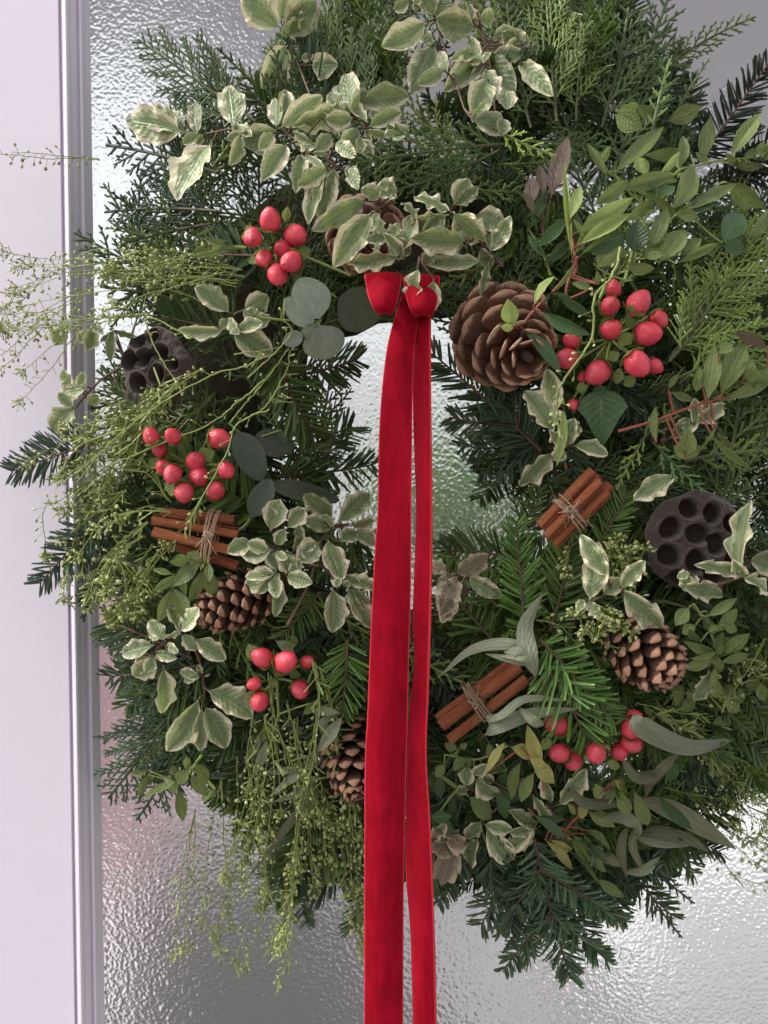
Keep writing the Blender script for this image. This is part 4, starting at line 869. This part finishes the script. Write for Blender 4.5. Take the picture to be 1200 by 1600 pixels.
ruscus('green sprig on red twig crossing the bright cedar spray', 'F', [('rus', '930 712 962 462 82;985 692 1095 448 112;975 500 1038 448 60;1000 697 1215 612 65;700 892 694 738 45;760 662 862 702 42;940 850 1115 1005 45;830 962 852 840 85;1090 600 1130 520 70;1140 640 1200 560 80;900 560 880 660 60'), ('pur', '1205 472 1062 398 72')], '530 840 700 790 880 722 1000 690 1200 610', .030, M_redtwig)
ruscus('little leafy sprig with paired leaves beside the dark pine cone', 'I', '955 602 1062 492 62;920 528 1058 445 52;980 702 992 598 65;1000 702 1112 602 65;980 692 828 634 52;975 732 1112 694 48;960 722 824 752 60;952 770 968 888 65;1010 700 1040 620 40;850 480 790 560 70;880 560 820 600 60;900 640 850 580 50;1000 560 1060 590 50', '870 470 930 570 975 690 955 780', .030)
ruscus('trailing small leaved sprigs cropped at the edge below the lotus pod', 'I', '1180 760 1130 640 60;1150 800 1190 900 60;1170 780 1110 860 60;1180 900 1200 1000 70;1100 850 1040 920 60;1050 820 990 900 70;1010 900 1070 950 60;880 880 820 950 60;820 820 790 920 50;850 830 900 900 55;1180 700 1230 640 60;700 960 660 1020 60', '1230 560 1180 760 1180 980 / 1040 700 1080 830 1030 940', .010)
ruscus('olive leaf sprig trailing over the dark cedar at the far edge', 'I', '1150 1020 1080 960 60;1180 1060 1120 1130 60;1130 980 1190 900 60;1080 940 1010 890 55;1040 980 960 1000 55;1160 1100 1220 1170 60;1100 1040 1040 1090 50', '1240 1150 1150 1030 1060 930', .016, more=1.0)
ruscus('olive leaf sprig behind the long drooping sage leaves', 'L', '680 330 620 420 60;720 360 790 440 60;760 300 850 260 55;650 290 570 250 60;800 330 880 400 55;600 270 540 330 55', '420 150 600 260 820 330', .012, more=1.0)
ruscus('small olive leaves between the ribbon and lower cinnamon bundle', 'H', '1000 1150 940 1210 55;1060 1170 1110 1240 60;960 1120 900 1090 50;1100 1150 1170 1200 60;1030 1200 1010 1290 55;900 1180 860 1240 50', '1180 1100 1050 1160 900 1140', .004, more=1.0)
ruscus('olive green leaf whorl above the lying pine cone', 'G', '900 270 778 385 75;770 390 708 545 65;768 388 838 545 75;800 330 688 405 48;900 310 848 455 55;905 300 965 435 75;900 290 838 240 70;820 330 815 410 50;860 260 760 280 60', '960 200 900 290 770 390', .022)
leafy('yellow_leaf_sprig', 'yellowing leaves standing beside the glossy pink berries', 'leaf sprig', 'I', [('yel', '45 1105 170 1142 70;192 1205 128 1015 65;135 1150 245 1265 75;210 1200 140 1160 50'), ('yel', '-60 1230 20 1090 45')], '200 1300 180 1200 100 1110', .034, GR, M_redtwig)
ruscus('mixed green sprig on a bent twig at the wreath bottom', 'L', [('rus', '390 242 515 322 65;318 348 474 515 98;298 415 436 565 58;380 330 492 422 62;430 548 552 632 55;600 150 665 312 72;530 150 580 270 70;100 20 52 192 75;160 70 98 205 65;460 200 430 130 60'), ('dark', '150 262 295 368 55;695 165 855 325 75;800 30 750 110 60'), ('yel', '200 372 325 508 45;345 240 395 255 80;510 110 555 150 60')], '385 240 300 330 290 410 / 290 330 200 300 130 240', .028, M_redtwig)
ruscus('pale drooping leaf cluster low against the pink blurred glass', 'J', '800 128 640 192 75;790 140 820 290 62;845 80 922 178 65;870 30 925 125 60;665 65 580 80 40;660 80 620 180 45;850 60 790 120 70;790 120 730 100 50;960 150 900 200 40', '900 0 850 70 795 135', .008)
ruscus('dark green leaves in the shade beside the narrow ribbon tail', 'K', [('rus', '1000 180 1104 285 98'), ('dark', '850 500 862 655 62;828 280 938 342 82;945 170 935 340 62;870 80 880 190 60;1120 150 1180 280 80;840 330 870 460 60'), ('dark', '1180 60 1140 160 60')], '1010 120 940 170 860 300 850 480', .006)
ruscus('small green leaves among the seed stalks below the six berries', 'H', [('rus', '80 1030 110 1100 40;60 1090 30 1150 40;250 640 180 655 40;330 900 270 960 45'), ('sage', '110 1060 60 1220 50;140 630 224 687 50;450 960 340 1120 60')], '160 960 120 1080', .020)
ruscus('slender willow green leaves above the seven top berries', 'D', '860 40 1010 -10 40;880 60 1050 10 30;890 -30 1060 20 25;960 40 1090 10 30;930 10 860 50 30', '1100 20 980 20 860 55', .020)

# ================================================================== fir sprigs
def fir(label, *a, **k): return spray('fir', label, *a, **k)
fir('large dark fir sprig lying beneath the open cone into the hole', 845, 705, 680, 545, .006, .0, FIR_BLUE, 1, 10)
fir('dark fir sprig pointing into the hole under the blue green sprig', 850, 700, 715, 705, .0, -.01, FIR_BLUE, 2, -15)
fir('small dark fir sprig drooping into the hole beside the glass', 830, 690, 745, 785, -.006, -.02, FIR_DARK, 1)
fir('shaded fir sprig below the silver eucalyptus', 430, 560, 485, 690, .012, .0, FIR_MID, 1)
fir('dark fir sprig sticking into the hole from the eucalyptus side', 440, 590, 560, 575, -.004, -.015, FIR_DARK, 1)
fir('spiky dark fir sprig with raised needles beside the ribbon', 450, 720, 545, 655, -.012, -.02, FIR_DARK, 0)
fir('dark fir sprig above the dense variegated sprig', 430, 745, 590, 735, -.004, -.016, FIR_DARK, 1)
fir('fir sprig fanning into the bottom of the hole beside the narrow tail', 775, 945, 688, 838, .0, -.012, FIR_MID, 1, 10)
fir('dark fir sprig lying across the bottom of the hole', 800, 870, 690, 852, -.008, -.016, FIR_DARK, 1, -10)
fir('fir sprig behind the faded brownish leaves', 770, 1000, 675, 900, -.004, -.012, FIR_MID, 2, 0)
fir('bright fir sprig rising below the upper cinnamon bundle', 820, 990, 808, 815, .016, .012, FIR_FRESH, 0, 5)
fir('deep green fir sprig beside the twisted cream leaves', 860, 985, 905, 850, .006, .006, FIR_MID, 1)
fir('glossy fir tip with fanned needles over the pink berries', 845, 1000, 965, 1128, .040, .034, FIR_FRESH, 0, -10)
fir('fresh fir shoot hanging beside the sage leaves', 850, 1035, 930, 1160, .034, .03, FIR_FRESH, 0, 15)
fir('short fir sprig above the large lotus pod', 935, 850, 985, 775, .010, .01, FIR_MID, 1)
fir('dark fir sprig hanging beside the shaded variegated leaves', 830, 1310, 742, 1450, .0, -.012, FIR_BLUE, 1, 0)
fir('long full fir sprig hanging lowest below the wreath', 835, 1310, 884, 1545, .022, .018, (.085, .155, .075), 2, 0)
fir('broad fir sprig under the drooping sage leaves', 900, 1320, 985, 1435, .004, -.005, FIR_BLUE, 2, 0)
fir('dark fir sprig with cedar at the lower glass', 940, 1320, 1050, 1440, -.01, -.015, FIR_DARK, 1)
fir('grey fir tip reaching farthest across the white door stile', 150, 690, 8, 738, .014, .03, (.05, .075, .065), 0, 5)
fir('grey fir sprig with bud drooping over the moulding', 165, 800, 55, 915, .014, .03, (.045, .075, .06), 0, 10)
fir('bluish fir sprig beside the door moulding below the grey sprigs', 185, 800, 118, 870, .0, .01, FIR_BLUE, 1)
fir('silhouette dark fir sprig with long comb needles in the top corner', 1090, 255, 1205, 95, .0, .01, (.014, .022, .018), 0, 0)  # backlit silhouette put into the near-black needle colour
fir('second comb needled dark sprig in the corner below the first', 1120, 300, 1250, 200, -.01, .0, (.014, .026, .018), 1)  # silhouette darkness is in the needle colour here too
fir('blue fir sprig spreading beneath the large variegated leaves', 300, 1030, 175, 960, .0, -.01, FIR_BLUE, 1)
fir('blue fir sprig fanned out beside the pink blurred glass', 310, 1040, 165, 1065, .004, -.008, FIR_BLUE, 2)
fir('shaded fir sprig under the stem of the large leaves', 315, 1050, 220, 1110, .0, -.01, FIR_MID, 1)
fir('bright fir sprig with upright stem beside the wide ribbon tail', 543, 1000, 541, 1115, .022, .018, FIR_FRESH, 0, 0)
fir('fir sprig between the lying cone and dense variegated leaves', 500, 925, 445, 1000, .014, .008, FIR_MID, 0)
fir('dark fir sprig behind the topmost berry cluster', 440, 400, 300, 400, .0, -.01, FIR_BLUE, 2)
fir('dark fir sprig above the small lotus pod', 380, 520, 250, 500, .0, -.01, FIR_DARK, 2)
fir('shaded fir sprig behind the silver eucalyptus stalk', 400, 540, 450, 640, .004, -.006, FIR_DARK, 1)
fir('dark fir sprig behind the seed stalks at the wreath bottom', 560, 1260, 520, 1380, -.004, -.01, FIR_BLUE, 1)
fir('dark fir sprig beside the lower cinnamon bundle', 780, 1180, 720, 1260, -.01, -.01, FIR_DARK, 1)

# ================================================================== cedar sprays
def ced(label, *a, **k): return spray('ced', label, *a, **k)
ced('grey green cedar spray reaching over the top bright glass', 400, 190, 205, 55, -.006, .0, CED_DARK, 0, 0)
ced('dark lace like cedar spray against the white glare', 340, 270, 155, 225, -.004, .0, (.02, .045, .035), 0, 0)  # dark bluish tint carries its silhouette against the glare
ced('dark cedar spray beneath the glare beside the moulding', 340, 330, 155, 330, -.004, .0, (.022, .05, .038), 0, 10)  # tint darkened likewise, as a silhouette before bright glass
ced('cedar spray pointing out under the lace like spray', 330, 350, 190, 385, .0, .005, CED_DARK, 1)
ced('dark cedar spray between the two top variegated sprigs', 600, 210, 480, 20, -.008, .0, CED_DARK, 0)
ced('cedar spray lying behind the hanging variegated leaves', 640, 200, 560, 50, -.01, .0, CED_DARK, 1)
ced('tall feathery cedar spray rising straight to the top edge', 870, 190, 850, -40, .004, .01, CED_MID, 0, 0)
ced('second tall cedar spray beside the variegated hanging leaves', 830, 200, 790, -20, .0, .01, CED_DARK, 1, 0)
ced('cedar spray leaning beside the tall feathery spray', 900, 190, 930, -30, .0, .008, CED_MID, 1, 0)
ced('dark cedar spray in the middle of the top edge', 940, 200, 985, -10, -.004, .006, CED_DARK, 0, 0)
ced('dark cedar spray leaning toward the blank grey glass', 960, 190, 1050, -20, -.006, .006, CED_DARK, 0, 5)
ced('bright cedar spray slanting over the blank grey glass', 1030, 110, 1185, 25, .0, .01, CED_MID, 1, 0)
ced('bright yellow green cedar tip standing above the oblong leaves', 1020, 205, 1048, 88, .030, .034, (.15, .24, .06), 2, 0)
ced('pale cedar tip beside the bright standing tip', 1060, 170, 1110, 88, .024, .028, (.12, .20, .055), 2, 0)
ced('arched cedar spray drooping over the variegated cluster', 790, 225, 560, 260, .030, .036, (.09, .15, .035), 0, -15)
ced('second arched cedar spray below the hanging variegated leaves', 780, 235, 590, 300, .026, .034, (.07, .13, .03), 1, 10)
ced('lime green cedar tip lying on the frilly leaf', 770, 200, 868, 242, .040, .044, CED_LIME, 1, 0)
ced('large bright cedar spray sweeping up beside the biggest berry cluster', 1045, 565, 1200, 400, .024, .02, CED_FRESH, 0, 0)
ced('cedar spray rising beside the berries toward the oblong leaves', 1045, 560, 1150, 420, .018, .016, CED_MID, 0, 10)
ced('bright cedar spray cropped at the edge above the red twig', 1060, 600, 1225, 470, .018, .02, CED_FRESH, 0, -10)
ced('broad bright cedar spray fanned out beside the berry cluster', 1060, 590, 1195, 520, .030, .03, CED_FRESH, 0, 5)
ced('bright cedar spray rising toward the corner above the berries', 1075, 520, 1205, 330, .014, .018, CED_FRESH, 0, -8)
ced('fresh cedar spray just under the brown leaf at the edge', 1080, 640, 1230, 570, .020, .022, CED_FRESH, 1, 8)
ced('cedar spray under the red twig beside the ivy leaf', 1000, 690, 1080, 600, .004, .004, CED_MID, 1)
ced('bright cedar tip drooping onto the large lotus pod', 1020, 690, 1105, 770, .024, .024, (.10, .20, .06), 1, 0)
ced('cedar spray cropped at the edge above the lotus pod', 1070, 720, 1210, 705, .010, .01, CED_MID, 0)
ced('feathery cedar spray above the upper cinnamon bundle', 1010, 680, 965, 765, .012, .012, CED_FRESH, 1)
ced('dark cedar spray below the corner comb needles', 1130, 400, 1215, 340, .0, .0, CED_DARK, 1)
ced('green cedar spray beside the ribbon knot under frilly leaves', 800, 400, 690, 450, .012, .008, CED_MID, 1)
ced('feathery cedar spray sweeping down to the pink glass', 300, 1080, 160, 1260, .0, -.006, (.06, .11, .055), 0, 0)
ced('longest drooping cedar spray low on the moulding side', 310, 1100, 205, 1295, .002, -.004, (.055, .105, .05), 1, 0)
ced('cedar spray hanging below the large variegated leaves', 310, 1110, 260, 1250, .0, -.006, CED_MID, 0, 0)
ced('dark cedar spray hanging over the moulding beneath grey fir', 175, 830, 130, 975, .004, .008, (.035, .06, .05), 1, 0)
ced('cedar spray with purple tips over the lower bright glass', 990, 1350, 1070, 1470, -.006, -.01, (.035, .055, .03), 2, 0)
ced('second purple tipped cedar spray above the bright lower glass', 980, 1310, 1090, 1415, -.004, -.008, (.035, .055, .03), 2, 0)
ced('small cedar tip beside the curved sage leaf', 820, 980, 780, 1000, .014, .016, CED_FRESH, 1)

# ================================================================== seed-pod sprays
pepper('lone horizontal seed spray crossing the door stile near the top', 'W', ['155 248 70 246 -10 240', '155 250 90 244 20 236'], 420, .0034, .006, .012, 0, tipoff=.02, head=False)
pepper('fan of fine seed stalks spreading across the white door stile', 'D', ['620 200 400 -10 250 110 80 260'.replace('620 200 400 -10', '620 40 420 30'), '700 160 440 180 200 300 0 370', '650 320 420 350 250 370 0 400', '420 200 240 330 80 500 -20 575', '400 320 250 445 100 575', '640 120 300 150 30 230', '620 60 430 90 280 120 80 110', '560 200 300 240 20 300'], 420, .0033, .0058, .012, 9, 16, tipoff=.025)
pepper('thick mat of pale seed pods under the topmost berries', 'D', ['1090 150 900 120 700 90 560 60', '1080 120 880 80 690 60', '1060 180 880 150 640 160 470 140', '1000 130 820 180 640 230 500 260', '900 260 760 210 560 190', '1000 60 850 50 640 110 480 100'], 520, .0036, .005, .018, 10, 14)
pepper('long bare seed stalks crossing over the eleven red berries', 'D', ['1190 500 1050 560 880 620 560 830 330 1080', '1200 590 1050 700 900 810 640 930 450 1010', '1200 740 1060 790 1000 930 850 1200', '560 830 350 900 240 1060', '860 420 670 330 660 380 710 480 800 620'], 240, .0030, .0055, .040, 0, rad=.0006, head=False)
pepper('dense yellow green seed sprays between lotus pod and grey fir', 'D', ['800 620 640 760 480 900 260 1050', '760 700 560 880 380 1000', '700 780 520 960 330 1120', '720 760 500 800 330 880', '640 950 480 1080 300 1190', '760 1150 640 1030 480 1020 420 1150', '900 560 760 660 700 740', '560 700 440 760 400 860'], 430, .0034, .0055, .020, 16, 24, leaves=320)
pepper('seed sprays with round pods drooping beside the cinnamon sticks', 'G', ['660 100 480 250 400 430', '640 160 520 260 440 420', '420 30 340 150 300 370', '300 -20 190 60 210 260', '780 150 660 300 600 450', '760 60 600 60 430 150', '560 -40 430 60 340 130', '680 200 600 330 560 480', '900 -10 780 170 640 340'], 430, .0036, .0055, .018, 14, 20, leaves=200)
pepper('curtain of seed stalks hanging below the six berries', 'H', ['120 790 150 1000 210 1210 250 1400', '40 950 20 1150 40 1390 70 1500', '310 720 345 900 310 1150 240 1500 220 1840 160 2020', '340 750 400 950 440 1200 500 1400 540 1750', '190 900 240 1100 300 1390', '100 960 110 1200 60 1500 20 1750', '230 980 260 1200 400 1450'], 330, .0034, .0055, .026, 12, 22, leaves=130)
pepper('thin seed stalks dangling over the dark lower glass', 'J', ['1060 0 1045 400 1000 650 960 840', '870 240 825 480 822 680 828 880', '1110 0 1165 400 1145 650 1035 940', '990 100 1000 400 1030 800', '1200 100 1230 420 1180 700', '1180 0 1110 300 1060 560'], 360, .0036, .0058, .006, 7, 26, leaves=60)
pepper('thick fringe of yellow seed pods beside the wide ribbon tail', 'K', ['180 0 240 160 320 330 350 480', '420 60 470 260 530 420', '440 200 470 440 500 640 530 880', '340 100 390 300 420 560', '300 180 320 330 360 560', '400 400 440 560 520 780', '100 60 60 300 20 480', '230 80 240 420 190 700 150 880'], 460, .0042, .0052, .016, 12, 16, leaves=80)
pepper('seed sprays trailing out beyond the long sage leaves', 'L', ['740 140 880 220 1020 330 1230 470', '880 130 1000 180 1080 270 1110 380', '820 120 960 200 1060 330', '900 440 1000 470 1060 520 1240 580', '960 120 1100 190 1230 240', '820 160 1000 280 1200 380'], 330, .0040, .006, .004, 6, 20, leaves=40)
pepper('fresh grassy seed stalks in the lower corner below the cone', 'I', ['610 910 760 950 950 1000 1060 1190', '980 995 1070 1000 1140 1080 1210 1200', '700 960 900 1080 1040 1210', '880 1100 1010 1220 1130 1330', '1060 1010 1140 1150 1220 1320', '900 1040 1080 1150 1240 1240'], 260, .0032, .006, .016, 9, 26, leaves=420)
pepper('single thick seed stalk curving through the biggest berry cluster', 'F', ['540 20 505 160 430 260 420 430 335 580 290 690 280 800'], 300, .0036, .006, .054, 0, rad=.0010, leaves=60, head=True)
pepper('small yellow seed umbel above the dark pine cone', 'I', ['420 640 470 560 520 500', '420 640 430 560 450 500', '420 640 400 590 370 580', '430 620 500 540 570 530', '420 640 480 580 540 560'], 500, .0046, .004, .036, 6, 30)
pepper('seed stalks around the twisted cream leaves beside the lotus pod', 'I', ['330 140 310 240 290 330', '560 460 560 300 540 180', '600 460 610 320 640 220', '520 440 500 300 520 200', '160 540 260 570 340 660'], 420, .0044, .005, .022, 6, 20)
pepper('seed sprays under the small lotus pod crossing the eucalyptus', 'E', ['20 600 150 470 200 380 150 330', '-60 800 60 650 190 480', '0 790 110 700 190 540 200 470', '-40 500 60 480 160 460', '220 710 140 700 120 660'], 200, .0034, .005, .034, 1, rad=.0006, leaves=80, head=False)
pepper('seed sprays scattered over the dark cedar beside the lying cone', 'G', ['520 250 620 380 600 480', '700 250 640 380 560 500', '560 380 560 450 600 520', '480 300 500 420 540 480'], 480, .0042, .005, .014, 7, 26, leaves=100)
pepper('seed stalks among the trailing small leaves at the edge', 'I', ['1020 620 1130 780 1210 830', '780 860 960 890 1200 870', '1200 620 1120 740 1060 800'], 180, .004, .006, .02, 3, 30, leaves=120)
